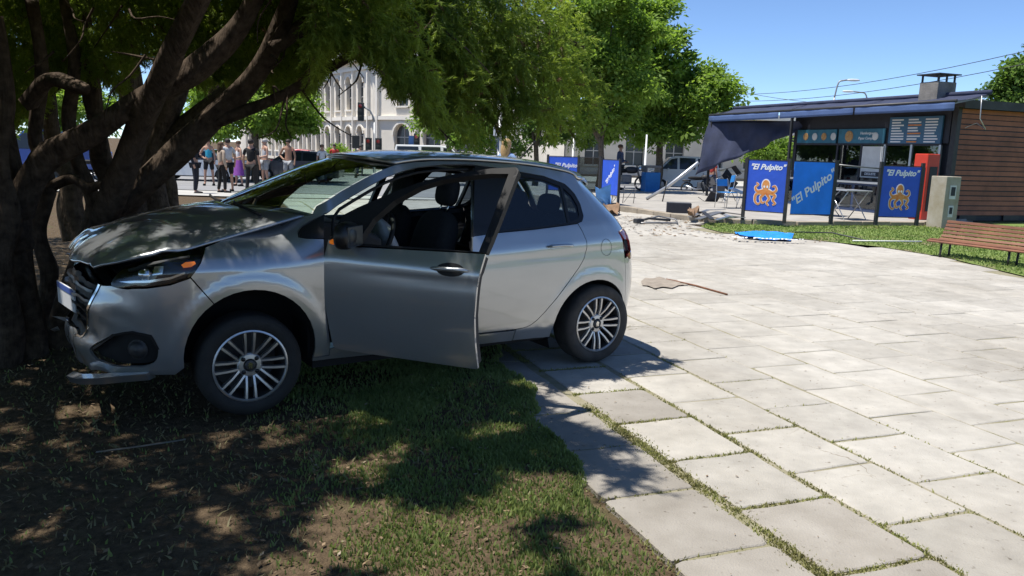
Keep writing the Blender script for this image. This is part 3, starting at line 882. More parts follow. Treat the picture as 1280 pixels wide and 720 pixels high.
    if s == -1:      # the far front door stays shut
        fd = panel("front_door", FD_SKIN, BM, car, s)
        panel("window_frame", FD_FRAME, "black_trim", fd, s, holes=[FD_HOLE], off=-.002, thick=.03)
        panel("window_glass", FD_HOLE, "clear_glass", fd, s, off=-.01, gap=-.003, thick=0)

# ---- bonnet, windscreen, roof: rows across the car
def rows(name, sections, m, parent, nx=24, thick=0.0, post=None, uv=None, label=None):
    """sections: list of (left edge Vector(car x, y left, z), centre Vector, power)"""
    V = []; F = []; n = nx + 1
    for E, C, pw in sections:
        for i in range(n):
            t = -1 + 2 * i / nx; k = abs(t) ** pw
            V.append(Vector((C.x + (E.x - C.x) * k, -E.y * t, C.z + (E.z - C.z) * k)))
    if post: V = [post(v) for v in V]
    for j in range(len(sections) - 1):
        for i in range(nx): F.append((j * n + i, (j + 1) * n + i, (j + 1) * n + i + 1, j * n + i + 1))
    o = mk(name, V, F, m, parent, True, label)
    if thick:
        md = o.modifiers.new("thick", 'SOLIDIFY'); md.thickness = thick; md.offset = -1
    return o
def curve3(pts, n):
    P = spline([Vector(p) for p in pts], 10); m = len(P) - 1
    return [P[round(i * m / (n - 1))] for i in range(n)]
NH = 34
he = curve3([(-.735, .575, .858), (-.66, .675, .892), (-.53, .750, .925), (-.38, .770, .952), (-.23, .765, .978), (-.09, .745, 1.010), (.08, .735, 1.052), (.22, .722, 1.088), (.36, .70, 1.122)], NH)
hc = curve3([(-.80, 0, .850), (-.755, 0, .915), (-.66, 0, .975), (-.54, 0, 1.03), (-.40, 0, 1.075), (-.26, 0, 1.105), (-.12, 0, 1.125), (0.0, 0, 1.14), (.07, 0, 1.145)], NH)
def hood_dent(v):
    k = sm((.15 - v.x) / .5)
    n1 = noise.noise((v.x * 3.2, v.y * 3.2, 1)); n2 = noise.noise((v.x * 8, v.y * 8, 2))
    k2 = sm((-.25 - v.x) / .35)
    z = v.z + .013 * k * n1 + .008 * k2 * n2
    # a sharp buckle running across near the nose and one along the left corner
    d = v.x + .52 + .16 * math.sin(v.y * 4.0 + .6)
    z += .013 * math.exp(-(d / .035) ** 2) - .008 * math.exp(-((d - .11) / .06) ** 2)
    e = (v.y + .42) - .55 * (v.x + .55)
    z += .016 * k2 * math.exp(-(e / .03) ** 2)
    x = v.x + .03 * k2 * n1
    return Vector((x, v.y, z))
hood = rows("bonnet", [(E, C, 2.3) for E, C in zip(he, hc)], BM, car, 44, .012, hood_dent, label="buckled silver bonnet with leaf shadows")
wl = [Vector((body(u, z, 1).x, -body(u, z, 1).y, z)) for u, z in [(.375, 1.118), (.404, 1.134), (.44, 1.185), (.60, 1.270), (.775, 1.348), (.90, 1.397), (1.0, 1.430)]]
wsE = curve3([tuple(p) for p in wl], 16)
wsC = curve3([(.03, 0, 1.128), (.05, 0, 1.138), (.13, 0, 1.178), (.34, 0, 1.275), (.56, 0, 1.368), (.72, 0, 1.426), (.84, 0, 1.463)], 16)
wsc = rows("windscreen", [(E + Vector((0, -.006, 0)), C, 2.0) for E, C in zip(wsE, wsC)], "windscreen_glass", car, 24)
# black ceramic border along the base of the windscreen and cowl
cow = rows("cowl", [(Vector((E.x, E.y * .97, E.z + dz)), Vector((C.x + dx, 0, C.z + dz)), 2.0) for E, C, dx, dz in ((he[-1], hc[-1], 0.0, -.03), (wsE[0], wsC[0], -.02, -.012), (wsE[1], wsC[1], .02, -.004))], "black_plastic", car, 20)
for sy in (.12, -.52):
    wp = MB(); wp.tube([(.12 + .1 * abs(sy), -sy - .5, 1.13 + .0), (.10, -sy - .2, 1.158), (.115, -sy, 1.165), (.13, -sy + .08, 1.168)], .009, 6)
    wp.build("wiper", "black_plastic", car, True)
NR = 26
rl = []
for u, z in spline([(1.0, 1.430)] + RAIL[6:], 6):
    p = body(u, z, 1); rl.append(Vector((p.x, -p.y, p.z)))
CR = [(1.0, (-.16, .033)), (1.3, (-.06, .040)), (1.6, (0, .040)), (2.0, (.03, .040)), (2.4, (.10, .045)), (3.2, (.16, .050))]
def roofC(E, f):
    x = 1.0 + f * 2.1
    dx = interp(x, [(a, b[0]) for a, b in CR]); dz = interp(x, [(a, b[1]) for a, b in CR])
    return Vector((E.x + dx, 0, E.z + dz))
roof = rows("roof", [(E + Vector((0, -.002, .002)), roofC(E, i / (len(rl) - 1)), 2.4) for i, E in enumerate(rl)], BM, car, 24, .02)
spo = rows("spoiler", [(rl[-1] + Vector((dx, -.03, dz)), roofC(rl[-1], 1) + Vector((dx, 0, dz)), 2.4) for dx, dz in ((-.02, .004), (.06, -.012), (.085, -.03), (.04, -.045))], BM, roof, 16, .008)
an = MB(); an.tube([(2.33, 0, 1.475), (2.36, 0, 1.49), (2.50, .0, 1.63)], [.012, .006, .004], 6); an.build("antenna", "black_plastic", roof, True)
mat("headliner", (0.055, 0.055, 0.06), 0.9)
rows("headliner", [(E + Vector((0, -.05, -.035)), roofC(E, i / (len(rl) - 1)) + Vector((0, 0, -.035)), 2.4) for i, E in enumerate(rl)], "headliner", roof, 16)

# ---- the open front door: its own mesh parts swung about the hinge line
HX, HY, ANG = .430, .845, R(50.5)
def swing(P):
    x, y = P.x - HX, -P.y - HY         # y to the left
    c, s_ = math.cos(ANG), math.sin(ANG)
    return Vector((HX + x * c - y * s_, -(HY + x * s_ + y * c), P.z))
def swing_post(V, N):
    c, s_ = math.cos(ANG), math.sin(ANG)
    def rn(n):
        x, y = n.x, -n.y
        return Vector((x * c - y * s_, -(x * s_ + y * c), n.z))
    return [swing(v) for v in V], [rn(n) for n in N]
fd = panel("front_door", FD_SKIN, BM, car, 1, thick=.022, post=swing_post, label="open front door, dark in the shade")
panel("window_frame", FD_FRAME, "black_plastic", fd, 1, holes=[FD_HOLE], off=-.001, thick=.05, post=swing_post)
panel("door_shell", [(p[0] * .975 + .025 * .92, p[1] * .975 + .025 * .66) for p in FD_SKIN], "dash_plastic", fd, 1, off=-.02, thick=.07, gap=0, post=swing_post)
def door_inner(u, z, side=1):
    p = body(u, z, side); n = body_n(u, z, side); return p - n * .085
panel("door_trim", [(.47, .995), (.455, .77), (.50, .39), (1.35, .375), (1.345, .62), (1.385, .972), (.62, .965)], "dash_plastic", fd, 1, off=-.085, thick=-.01, res=.05, post=swing_post)
sb = MB()
sb.add([swing(p) for p in []], [])
# frame edge reveal, trailing edge (painted)
panel("frame_edge", [(1.421, .988), (1.464, 1.20), (1.51, 1.435), (1.495, 1.45), (1.442, 1.2), (1.40, .99)], "black_plastic", fd, 1, off=.0008, thick=.05, gap=0, post=swing_post)
s = 1
def swung(mb):
    mb.v = [tuple(swing(Vector(v))) for v in mb.v]; return mb
cup = [(1.225 + .085 * math.cos(a), .886 + .038 * math.sin(a)) for a in [i * math.pi / 10 for i in range(20)]]
panel("handle_cup", cup, "black_plastic", fd, 1, off=.0015, gap=0, thick=0, res=.02, post=swing_post)
hb = MB(); pts = []
for i in range(9):
    t = i / 8; u = 1.115 + .22 * t; n = body_n(u, .886, 1)
    pts.append(body(u, .886, 1) + n * (.012 + .026 * math.sin(math.pi * t) ** .6))
hb.tube(pts, [.007] + [.0125] * 7 + [.007], 8); swung(hb).build("door_handle", BM, fd, True)
# mirror
def ellipsoid(mb, c, r, n=14, m=10, p=2.6, M3=None):
    V = []; F = []
    def sp(v, e): return math.copysign(abs(v) ** e, v)
    for i in range(m + 1):
        a = -math.pi / 2 + math.pi * i / m
        for k in range(n):
            b = 2 * math.pi * k / n
            q = Vector((r[0] * sp(math.cos(a), 2 / p) * sp(math.cos(b), 2 / p), r[1] * sp(math.cos(a), 2 / p) * sp(math.sin(b), 2 / p), r[2] * sp(math.sin(a), 2 / p)))
            if M3 is not None: q = M3 @ q
            V.append(Vector(c) + q)
    for i in range(m):
        for k in range(n): F.append((i * n + k, i * n + (k + 1) % n, (i + 1) * n + (k + 1) % n, (i + 1) * n + k))
    mb.add(V, F); return mb
mo = body(.60, 1.02, 1)
def mirror(par, side, sw):
    b0 = body(.63, 1.03, side); c0 = b0 + Vector((.0, -.125 * side, .015))
    m = MB(); ellipsoid(m, c0, (.058, .115, .078), p=2.8, M3=Matrix.Rotation(R(8 * side), 3, 'Z'))
    if sw: swung(m)
    h = m.build("mirror", "black_trim", par, True)
    m = MB(); m.beam(b0 + Vector((0, .02 * side, -.03)), c0 + Vector((0, .05 * side, -.05)), .05, .035)
    if sw: swung(m)
    m.build("mirror_arm", "black_plastic", h)
    m = MB(); m.box(c0 + Vector((.05, 0, 0)), (.012, .175, .115))
    if sw: swung(m)
    m.build("mirror_glass", "black_trim", h, bevel=.004)  # dark reflection put into the colour of the mirror glass
    m = MB(); ellipsoid(m, c0 + Vector((-.047, -.030 * side, -.032)), (.026, .06, .016), p=2.5)
    if sw: swung(m)
    m.build("mirror_indicator", "amber", h, True)
mirror(fd, 1, True)
mirror([o for o in car.children if o.name.startswith("front_door")][0] if False else car, -1, False)
# hinges seen at the rear door edge: three small holes / striker bolts
for z in (.66, .625, .55):
    m = MB(); c = body(1.41, z, 1); m.lathe([(0, .004), (.010, .003), (.011, 0)], 10, Matrix.Translation(c) @ body_n(1.41, z, 1).to_track_quat('Z', 'Y').to_matrix().to_4x4()); m.build("edge_bolt", "black_plastic", car, True)

# ---- wheels
def make_wheel(x, side, tm, steer=0.0):
    wy = -side * .745
    wh = MB()
    prof = [(.205, -.09), (.222, -.098), (.262, -.104), (.292, -.094), (.303, -.075), (.305, -.04), (.305, .04), (.303, .075), (.292, .094), (.262, .104), (.222, .098), (.212, .088), (.205, .07)]
    Mx = Matrix.Translation((x, wy, .296)) @ Matrix.Rotation(steer, 4, 'Z') @ Matrix.Rotation(R(90) * side, 4, 'X') @ Matrix.Diagonal((.965, .965, 1.0, 1.0))
    wh.lathe(prof, 48, Mx)
    for k in range(56):            # tread blocks' grooves suggested by shoulder ribs
        pass
    t = wh.build("wheel", tm, car, True)
    rb = MB(); rb.lathe([(.214, .088), (.216, .096), (.206, .099), (.200, .090), (.192, .03), (.186, -.08), (.0, -.085)], 48, Mx)
    rb.build("rim_barrel", "alloy_dark", t, True, auto=40)
    rb = MB(); rb.lathe([(.2145, .089), (.2165, .098), (.207, .1015), (.201, .094), (.2, .085)], 48, Mx)
    for k in range(8):
        for d in (-1, 1):
            a0 = 2 * math.pi * k / 8 + d * .15; a1 = 2 * math.pi * k / 8 + d * .135
            r0, r1 = .052, .206
            p0 = Vector((r0 * math.cos(a0 + d * .25), r0 * math.sin(a0 + d * .25), .066)); p1 = Vector((r1 * math.cos(a1), r1 * math.sin(a1), .090))
            sd = Vector((-math.sin(a1), math.cos(a1), 0))
            w0, w1 = .0085, .0105
            pm = p0.lerp(p1, .5) + Vector((0, 0, .010))
            P = []
            for (p, w_) in ((p0, w0), (pm, w0), (p1, w1)):
                P += [p - sd * w_ * 1.25 - Vector((0, 0, .02)), p - sd * w_ * .7, p + sd * w_ * .7, p + sd * w_ * 1.25 - Vector((0, 0, .02))]
            Fq = []
            for i in (0, 4):
                Fq += [(i, i + 1, i + 5, i + 4), (i + 1, i + 2, i + 6, i + 5), (i + 2, i + 3, i + 7, i + 6)]
            rb.add([Mx @ p for p in P], Fq)
    rb.lathe([(.074, .045), (.073, .066), (.064, .074), (.040, .076), (.036, .070)], 32, Mx)
    rim = rb.build("rim", "alloy", t, auto=35)
    for k in range(4):
        a = math.pi / 4 + k * math.pi / 2
        m = MB(); m.lathe([(.013, .06), (.013, .0785), (.0, .080)], 10, Mx @ Matrix.Translation((.054 * math.cos(a), .054 * math.sin(a), 0))); m.build("lug_nut", "black_trim", rim, True)
    m = MB(); m.lathe([(.034, .070), (.033, .079), (.026, .082), (0, .083)], 24, Mx); cap = m.build("hub_cap", "alloy_dark", rim, True)
    m = MB()
    for pts in ([(-.012, -.018), (-.004, -.018), (.004, .002), (-.004, .006)], [(.003, -.018), (.010, -.018), (.010, .0), (.004, .002)], [(-.006, .002), (.010, -.002), (.014, .008), (.004, .018), (-.004, .020), (-.012, .012)], [(-.018, .0), (-.012, .006), (-.006, .004), (-.012, -.006)]):
        m.prism(pts, .0825, .0855, Mx)
    m.build("emblem", "chrome", cap)
    return t
make_wheel(0.0, 1, "rubber", R(-3)); make_wheel(2.538, 1, "brown_rubber"); make_wheel(0, -1, "rubber", R(-3)); make_wheel(2.538, -1, "rubber")
# ---- wheel wells, floor, engine bay
for (cx, cz) in ((.005, .375), (2.475, .275)):
    for sd in (1, -1):
        m = MB(); pts = arcpts(cx, cz, .372, 200, -20, 20)
        V = []; F = []
        for (x, z) in pts:
            yo = body(max(min(x, 2.8), -.34), max(z, .24), sd).y
            V += [Vector((x, yo * .985, z)), Vector((x, yo * .55, z))]
        for i in range(len(pts) - 1): F.append((2 * i, 2 * i + 1, 2 * i + 3, 2 * i + 2))
        n = len(V); V.append(Vector((cx, body(cx, .6, sd).y * .55, cz)))
        for i in range(len(pts) - 1): F.append((2 * i + 1, n, 2 * i + 3))
        m.add(V, F); m.build("wheel_well", "dark_liner", car, True)
m = MB()
m.box2((.38, -.76, .215), (2.15, .76, .262)); m.box2((-.55, -.44, .25), (.40, .44, .72)); m.box2((-.30, -.45, .55), (.36, .45, .93)); m.box2((2.15, -.45, .25), (2.95, .45, .50))
m.box2((.36, -.74, .25), (.44, .74, .95)); m.box2((2.10, -.70, .40), (2.2, .70, .75))
m.build("underbody", "dark_liner", car)
# firewall lower fill behind the torn nose: radiator frame
m = MB(); m.box2((-.66, -.55, .33), (-.60, .55, .72)); m.build("radiator", "black_plastic", car)
for z in (.42, .70):
    m = MB(); m.tube([(-.68, -.55, z), (-.70, 0, z + .02), (-.68, .55, z)], .02, 6); m.build("crash_bar", "bare_metal", car, True)
# ---- cabin
m = MB(); m.prism([(.30, .70), (.62, .70), (.86, .80), (.88, .97), (.72, 1.06), (.40, 1.10), (.20, 1.10)], -.68, .68, Matrix(((1, 0, 0, 0), (0, 0, 1, 0), (0, 1, 0, 0), (0, 0, 0, 1))))
dash = m.build("dashboard", "dash_plastic", car, bevel=.03)
m = MB(); m.box2((.55, -.12, .27), (1.5, .12, .62)); m.build("centre_console", "dash_plastic", car, bevel=.02)
ST = Matrix.Translation((.98, -.36, .93)) @ Matrix.Rotation(R(-66), 4, 'Y')
m = MB(); m.tube([ST @ Vector((.185 * math.cos(a), .185 * math.sin(a), 0)) for a in [i * math.pi / 14 for i in range(28)]], .016, 8, closed=True)
m.tube([ST @ Vector((-.18, 0, 0)), ST @ Vector((.18, 0, 0))], .018, 6); m.tube([ST @ Vector((0, 0, 0)), (.72, -.36, .86)], .035, 8)
swl = m.build("steering_wheel", "black_plastic", car, True)
m = MB(); ellipsoid(m, (1.03, -.36, .90), (.055, .17, .18), 18, 12, 2.0, Matrix.Rotation(R(-18), 3, 'Y'))
ab = m.build("airbag", "airbag_cloth", swl, True)
for v in ab.data.vertices:
    n1 = noise.noise(v.co * 9); v.co.z -= .05 * max(0, .92 - v.co.z); v.co += Vector((.03 * n1, .02 * noise.noise(v.co * 13), .02 * n1))
def cushion(mb, c, size, tilt, p=3.4):
    ellipsoid(mb, c, (size[0] / 2, size[1] / 2, size[2] / 2), 20, 12, p, Matrix.Rotation(tilt, 3, 'Y')); return mb
def seat(x, y, nm):
    m = MB(); cushion(m, (x, y, .50), (.52, .50, .20), R(-8)); st = m.build(nm, "seat_cloth", car, True)
    m = MB(); cushion(m, (x + .34, y, .80), (.17, .48, .66), R(17)); m.build("backrest", "seat_cloth", st, True)
    m = MB(); cushion(m, (x + .475, y, 1.245), (.10, .25, .20), R(12), 3.0); hr = m.build("headrest", "seat_cloth", st, True)
    for d in (-.05, .05):
        m = MB(); m.tube([(x + .44, y + d, 1.08), (x + .47, y + d, 1.20)], .007, 6); m.build("headrest_post", "chrome", hr, True)
seat(1.03, -.36, "driver_seat"); seat(1.03, .36, "passenger_seat")
m = MB(); cushion(m, (1.95, 0, .50), (.52, 1.26, .20), R(-6), 5); rs = m.build("rear_seat", "seat_cloth", car, True)
m = MB(); cushion(m, (2.24, 0, .80), (.17, 1.26, .62), R(18), 5); m.build("backrest", "seat_cloth", rs, True)
for y in (-.42, 0, .42):
    m = MB(); cushion(m, (2.345, y, 1.16), (.09, .24, .15), R(14), 3.0); m.build("headrest", "seat_cloth", rs, True)
m = MB(); m.box2((2.36, -.62, .95), (2.75, .62, .97)); m.build("parcel_shelf", "dash_plastic", car)
# B pillars and door opening reveal (painted)
for sd in (1, -1):
    m = MB()
    pts = [(1.43, .33), (1.42, .62), (1.46, .98), (1.53, 1.2), (1.60, 1.43)]
    V = []; F = []
    for u, z in pts:
        n = body_n(u, z, sd); p = body(u, z, sd)
        q = body(u + .10, z, sd)
        V += [p - n * .020, q - n * .020, q - n * .07, p - n * .07]
    for i in range(len(pts) - 1):
        for k in range(4): F.append((4 * i + k, 4 * i + (k + 1) % 4, 4 * i + 4 + (k + 1) % 4, 4 * i + 4 + k))
    m.add(V, F); m.build("pillar", BM, car)
    # rubber seal round the front opening
    m = MB(); m.tube([body(u, z, sd) - body_n(u, z, sd) * .03 for u, z in [(.50, .36), (.47, .77), (.49, 1.0), (.53, 1.13)] + [(a, b - .018) for a, b in SEAM_TOP[1:]]], .010, 6); m.build("door_seal", "black_plastic", car, True)
    m = MB(); V = []
    for u in (.46, .9, 1.4, 1.8):
        p = body(u, .34, sd); V += [p, Vector((p.x, p.y * .86, p.z + .01)), Vector((p.x, p.y * .84, p.z - .07))]
    m.add(V, [(3 * i + k, 3 * i + k + 1, 3 * i + k + 4, 3 * i + k + 3) for i in range(3) for k in range(2)]); m.build("sill_step", BM, car)
# trim behind the doors (inner panels)
for sd in (1, -1):
    panel("rear_door_trim", [(1.45, .36), (1.44, .97), (2.30, 1.03), (2.2, .70), (2.0, .44), (1.88, .36)], "dash_plastic", car, sd, off=-.07, thick=0, res=.08)
    if sd == -1: panel("front_door_trim", [(.48, .37), (.45, .98), (1.40, .975), (1.37, .36)], "dash_plastic", car, sd, off=-.07, thick=0, res=.08)
    panel("pillar_trim", [(2.30, 1.03), (2.42, 1.10), (2.43, 1.2), (2.40, 1.27), (2.32, 1.34), (2.5, 1.36), (2.9, 1.31), (3.1, 1.30), (3.2, 1.05), (3.1, .80), (2.5, .75), (2.36, .9)], "dash_plastic", car, sd, off=-.05, thick=0, res=.08)
# number plate and torn pieces at the nose
pc = body(UF + .02, .62, 1) + Vector((-.02, 0, 0))
m = MB(); m.box((0, 0, 0), (.008, .40, .13), Matrix.Rotation(R(8), 3, 'Z')); m.v = [tuple(Vector(v) + pc) for v in m.v]; pl = m.build("number_plate", "plate_white", car)
m = MB(); m.box((-.002, 0, .046), (.009, .385, .032), Matrix.Rotation(R(8), 3, 'Z')); m.v = [tuple(Vector(v) + pc) for v in m.v]; m.build("plate_band", "plate_blue", pl)
lip = MB(); pts = [body(u, .285, 1) + Vector((-.03 - .05 * k, -.02 * k, -.02 - .05 * k)) for u, k in ((-.5, 0), (-.62, .2), (-.76, .5), (-.9, .9), (-1.02, 1.1))]
V = []
for p in pts:
    V += [p, p + Vector((-.02, -.03, .045)), p + Vector((.02, .03, .05)), p + Vector((.04, .05, .0))]
lip.add(V, [(4 * i + k, 4 * i + (k + 1) % 4, 4 * i + 4 + (k + 1) % 4, 4 * i + 4 + k) for i in range(len(pts) - 1) for k in range(4)] + [(0, 1, 2, 3), tuple(4 * (len(pts) - 1) + k for k in (3, 2, 1, 0))])
lip.build("torn_lip", BM, car, True, auto=40, label="torn silver lower bumper lip")
# ================================================================== TREES
def bark_mat(name, c1, c2, sc=14):
    m = mat(name, c1, 0.95, col2=c2, vscale=sc, spec=0.15, detail=8)
    t = m.node_tree; b = t.nodes["Principled BSDF"]
    tc = t.nodes.new("ShaderNodeTexCoord"); mp = t.nodes.new("ShaderNodeMapping"); mp.inputs["Scale"].default_value = (1, 1, .22)
    nz = t.nodes.new("ShaderNodeTexNoise"); nz.inputs["Scale"].default_value = 34; nz.inputs["Detail"].default_value = 6
    bp = t.nodes.new("ShaderNodeBump"); bp.inputs["Strength"].default_value = .9; bp.inputs["Distance"].default_value = .03
    t.links.new(tc.outputs["Object"], mp.inputs[0]); t.links.new(mp.outputs[0], nz.inputs[0]); t.links.new(nz.outputs[0], bp.inputs["Height"]); t.links.new(bp.outputs[0], b.inputs["Normal"])
    return m
bark_mat("cypress_bark", (0.115, 0.085, 0.062), (0.038, 0.028, 0.021))
bark_mat("street_bark", (0.17, 0.14, 0.11), (0.08, 0.065, 0.05))
leaf_mat("cypress_leaf", (0.27, 0.345, 0.06), (0.080, 0.130, 0.026), 2.2, 0.5)
leaf_mat("cypress_dry", (0.16, 0.10, 0.045), (0.09, 0.055, 0.03), 2.0, 0.2)
leaf_mat("street_leaf", (0.25, 0.36, 0.065), (0.12, 0.20, 0.038), 0.6, 0.5)
leaf_mat("street_leaf_dark", (0.13, 0.21, 0.042), (0.06, 0.115, 0.026), 0.5, 0.4)
def limb(mb, pts, rad, n=10, wob=.17, seed=0, step=7):
    """a gnarled tapered limb through 3D points"""
    P = spline([Vector(p) for p in pts], step); m = len(P)
    Rr = [interp(i / (m - 1), [(k / (len(rad) - 1), r) for k, r in enumerate(rad)]) for i in range(m)]
    V = []; prev = None
    for i, p in enumerate(P):
        d = (P[min(i + 1, m - 1)] - P[max(i - 1, 0)]).normalized()
        a = (d.cross(Vector((0.3, 1, 0.2))) if prev is None else prev - d * prev.dot(d)).normalized(); prev = a; b = d.cross(a)
        for k in range(n):
            t = 2 * math.pi * k / n
            q = a * math.cos(t) + b * math.sin(t)
            r = Rr[i] * (1 + wob * 2 * noise.noise((q.x * 1.6 + seed, q.y * 1.6, p.z * 2.2 + q.z * 1.6 + p.x)) + wob * math.cos(3 * t + i * .15 + seed) * .6)
            V.append(p + q * r)
    F = [(i * n + k, i * n + (k + 1) % n, (i + 1) * n + (k + 1) % n, (i + 1) * n + k) for i in range(m - 1) for k in range(n)]
    F.append(tuple((m - 1) * n + k for k in range(n)))
    mb.add(V, F); return P
def frond_template():
    V, F = [], []
    def leaf(x, ang, L, w_):
        c, s_ = math.cos(ang), math.sin(ang); k = len(V)
        V.extend([(x - s_ * w_, c * w_, 0), (x + s_ * w_, -c * w_, 0), (x + c * L, s_ * L, 0)])
        F.append((k, k + 1, k + 2))
    rg = random.Random(5)
    for i in range(15):                     # short needles bristling all round a stem
        x = .02 + .055 * i; L = .40 * (1 - .45 * i / 15); az = i * 2.4; el = rg.uniform(.45, .95)
        d = Vector((math.cos(el), math.sin(el) * math.cos(az), math.sin(el) * math.sin(az)))
        q = d.cross(Vector((rg.uniform(-1, 1), rg.uniform(-1, 1), rg.uniform(-1, 1)))).normalized() * .040
        p = Vector((x, 0, 0)); k = len(V)
        V.extend([tuple(p - q), tuple(p + q), tuple(p + d * L)]); F.append((k, k + 1, k + 2))
    k = len(V); V.extend([(-.1, .02, 0), (-.1, -.02, 0), (1.05, 0, 0)]); F.append((k, k + 1, k + 2))
    return np.array(V), np.array(F)
FT_V, FT_F = frond_template()
LEAF_V = np.array([(0, 0, 0), (.45, .26, .04), (1, 0, -.05), (.45, -.26, .04)], dtype=float); LEAF_F = np.array([(0, 1, 2, 3)])
TUFT_V = []; TUFT_F = []
for k_, (ax, ay, rot) in enumerate([(0, 0, 0), (.3, .35, 1.3), (-.1, -.4, -1.5), (.45, -.2, -.5), (-.3, .25, 2.4)]):
    for x, y, z in [(0, 0, 0), (.35, .2, .05), (.75, 0, -.05), (.35, -.2, .05)]:
        TUFT_V.append((ax + x * math.cos(rot) - y * math.sin(rot), ay + x * math.sin(rot) + y * math.cos(rot), z + .12 * (k_ - 2)))
    TUFT_F.append(tuple(4 * k_ + i for i in range(4)))
TUFT_V = np.array(TUFT_V); TUFT_F = np.array(TUFT_F)
def scatter(name, P, D, S, m, parent, TV, TF, droop=.35):
    """one copy of the small leaf shape at each point P, pointing along D, size S"""
    n = len(P); D = D / np.linalg.norm(D, axis=1, keepdims=True)
    up = RNG.normal(size=(n, 3)) * .5 + [0, 0, 1.0]
    Y = np.cross(up, D); Y /= np.linalg.norm(Y, axis=1, keepdims=True); Z = np.cross(D, Y)
    T = np.repeat(TV[None], n, 0).astype(float)
    T[:, :, 2] -= droop * T[:, :, 0] ** 2 * RNG.uniform(.2, 1.6, n)[:, None]
    W = P[:, None, :] + S[:, None, None] * (T[:, :, :1] * D[:, None] + T[:, :, 1:2] * Y[:, None] + T[:, :, 2:3] * Z[:, None])
    Ff = (TF[None] + (np.arange(n) * len(TV))[:, None, None]).reshape(-1, TF.shape[1])
    return mknp(name, W.reshape(-1, 3), Ff, m, parent)

# ---- the big old conifer the car ran into
TREE = Vector((-3.45, 5.75, 0))
def loc(p): return Vector(p) - TREE
tree = empty("conifer_tree", TREE, 0, "old multi-stemmed conifer with low drooping boughs that the car ran into", "tree")
def L_(pts, rad, **k):
    mb = MB(); limb(mb, [loc(at(*p)) for p in pts], rad, **k); mb.build("trunk" if rad[0] > .15 else "bough", "cypress_bark", tree, True)
b1 = at(30, 455, 5.5); 
L_([(34, 462, 5.5), (30, 400, 5.5), (24, 320, 5.5), (14, 240, 5.5), (-4, 150, 5.5), (-20, 60, 5.4), (-20, -80, 5.3)], [.14, .11, .10, .10, .095, .085, .07], n=14, seed=1)
L_([(8, 470, 5.3), (14, 400, 5.3), (2, 330, 5.25), (12, 270, 5.25), (0, 200, 5.2), (8, 120, 5.2), (-6, 20, 5.1)], [.10, .075, .065, .07, .06, .05, .04], n=10, seed=31, wob=.22)
L_([(58, 458, 5.9), (50, 400, 5.9), (62, 345, 5.9), (48, 290, 5.85), (60, 235, 5.8), (44, 170, 5.8), (52, 90, 5.7), (40, 0, 5.6)], [.09, .065, .06, .055, .055, .05, .045, .04], n=10, seed=32, wob=.22)
L_([(112, 420, 6.2), (118, 360, 6.2), (104, 310, 6.2), (116, 255, 6.2), (96, 205, 6.1), (84, 150, 6.1), (92, 80, 6.0), (80, 0, 6.0)], [.08, .06, .055, .055, .05, .045, .04, .03], n=10, seed=33, wob=.22)
L_([(60, 235, 5.8), (88, 222, 5.75), (112, 234, 5.7), (134, 226, 5.65)], [.04, .035, .03, .02], n=8, seed=34, wob=.2)
L_([(22, 265, 5.45), (52, 205, 5.4), (110, 168, 5.3), (175, 128, 5.2), (245, 85, 5.1), (300, 30, 5.0), (345, -60, 4.9)], [.09, .088, .08, .074, .075, .06, .045], n=12, seed=2, wob=.16)
L_([(70, 455, 5.75), (82, 395, 5.75), (105, 330, 5.75), (145, 262, 5.75), (205, 205, 5.75), (262, 150, 5.75), (318, 95, 5.7), (352, 30, 5.6), (380, -50, 5.5)], [.13, .105, .10, .098, .095, .085, .07, .06, .05], n=12, seed=3)
L_([(160, 400, 6.6), (150, 345, 6.6), (158, 290, 6.6), (150, 240, 6.55), (128, 205, 6.5), (120, 150, 6.4), (108, 60, 6.3), (100, -30, 6.2)], [.17, .13, .115, .12, .075, .07, .06, .04], n=12, seed=4, wob=.2)
L_([(156, 262, 6.6), (176, 238, 6.55), (196, 215, 6.5), (200, 200, 6.45)], [.09, .075, .06, .05], n=10, seed=5, wob=.25)
L_([(36, 130, 5.6), (60, 100, 5.5), (92, 108, 5.4), (108, 112, 5.35)], [.06, .055, .045, .03], n=8, seed=6)
L_([(250, 160, 5.75), (330, 130, 5.7), (420, 80, 5.6), (520, 20, 5.5), (620, -30, 5.3)], [.05, .04, .034, .03, .02], n=8, seed=7)
L_([(340, 60, 5.6), (420, 10, 5.7), (520, -20, 5.8), (640, 20, 5.8), (730, 60, 5.7)], [.055, .05, .04, .03, .015], n=8, seed=8)
L_([(24, 310, 5.5), (-60, 200, 5.0), (-160, 60, 4.4), (-260, -120, 3.8)], [.11, .10, .08, .05], n=10, seed=9)
L_([(120, 305, 5.75), (180, 150, 5.2), (260, -30, 4.4), (360, -300, 3.5)], [.09, .075, .06, .04], n=10, seed=10)
# bare twigs hanging in the shade
mb = MB()
for i in range(46):
    px, py = random.uniform(60, 600), random.uniform(-20, 120); Y = random.uniform(4.9, 6.4)
    pts = [(px, py, Y)]
    dx, dy = random.uniform(-26, 26), random.uniform(4, 26)
    for k in range(3): pts.append((pts[-1][0] + dx + random.uniform(-12, 12), pts[-1][1] + dy + random.uniform(-14, 14), Y + random.uniform(-.1, .1)))
    limb(mb, [loc(at(*p)) for p in pts], [.009, .007, .005, .003], n=5, wob=.05, seed=i, step=3)
tw = mb.build("twigs", "cypress_bark", tree, True); tw["kind"] = "stuff"
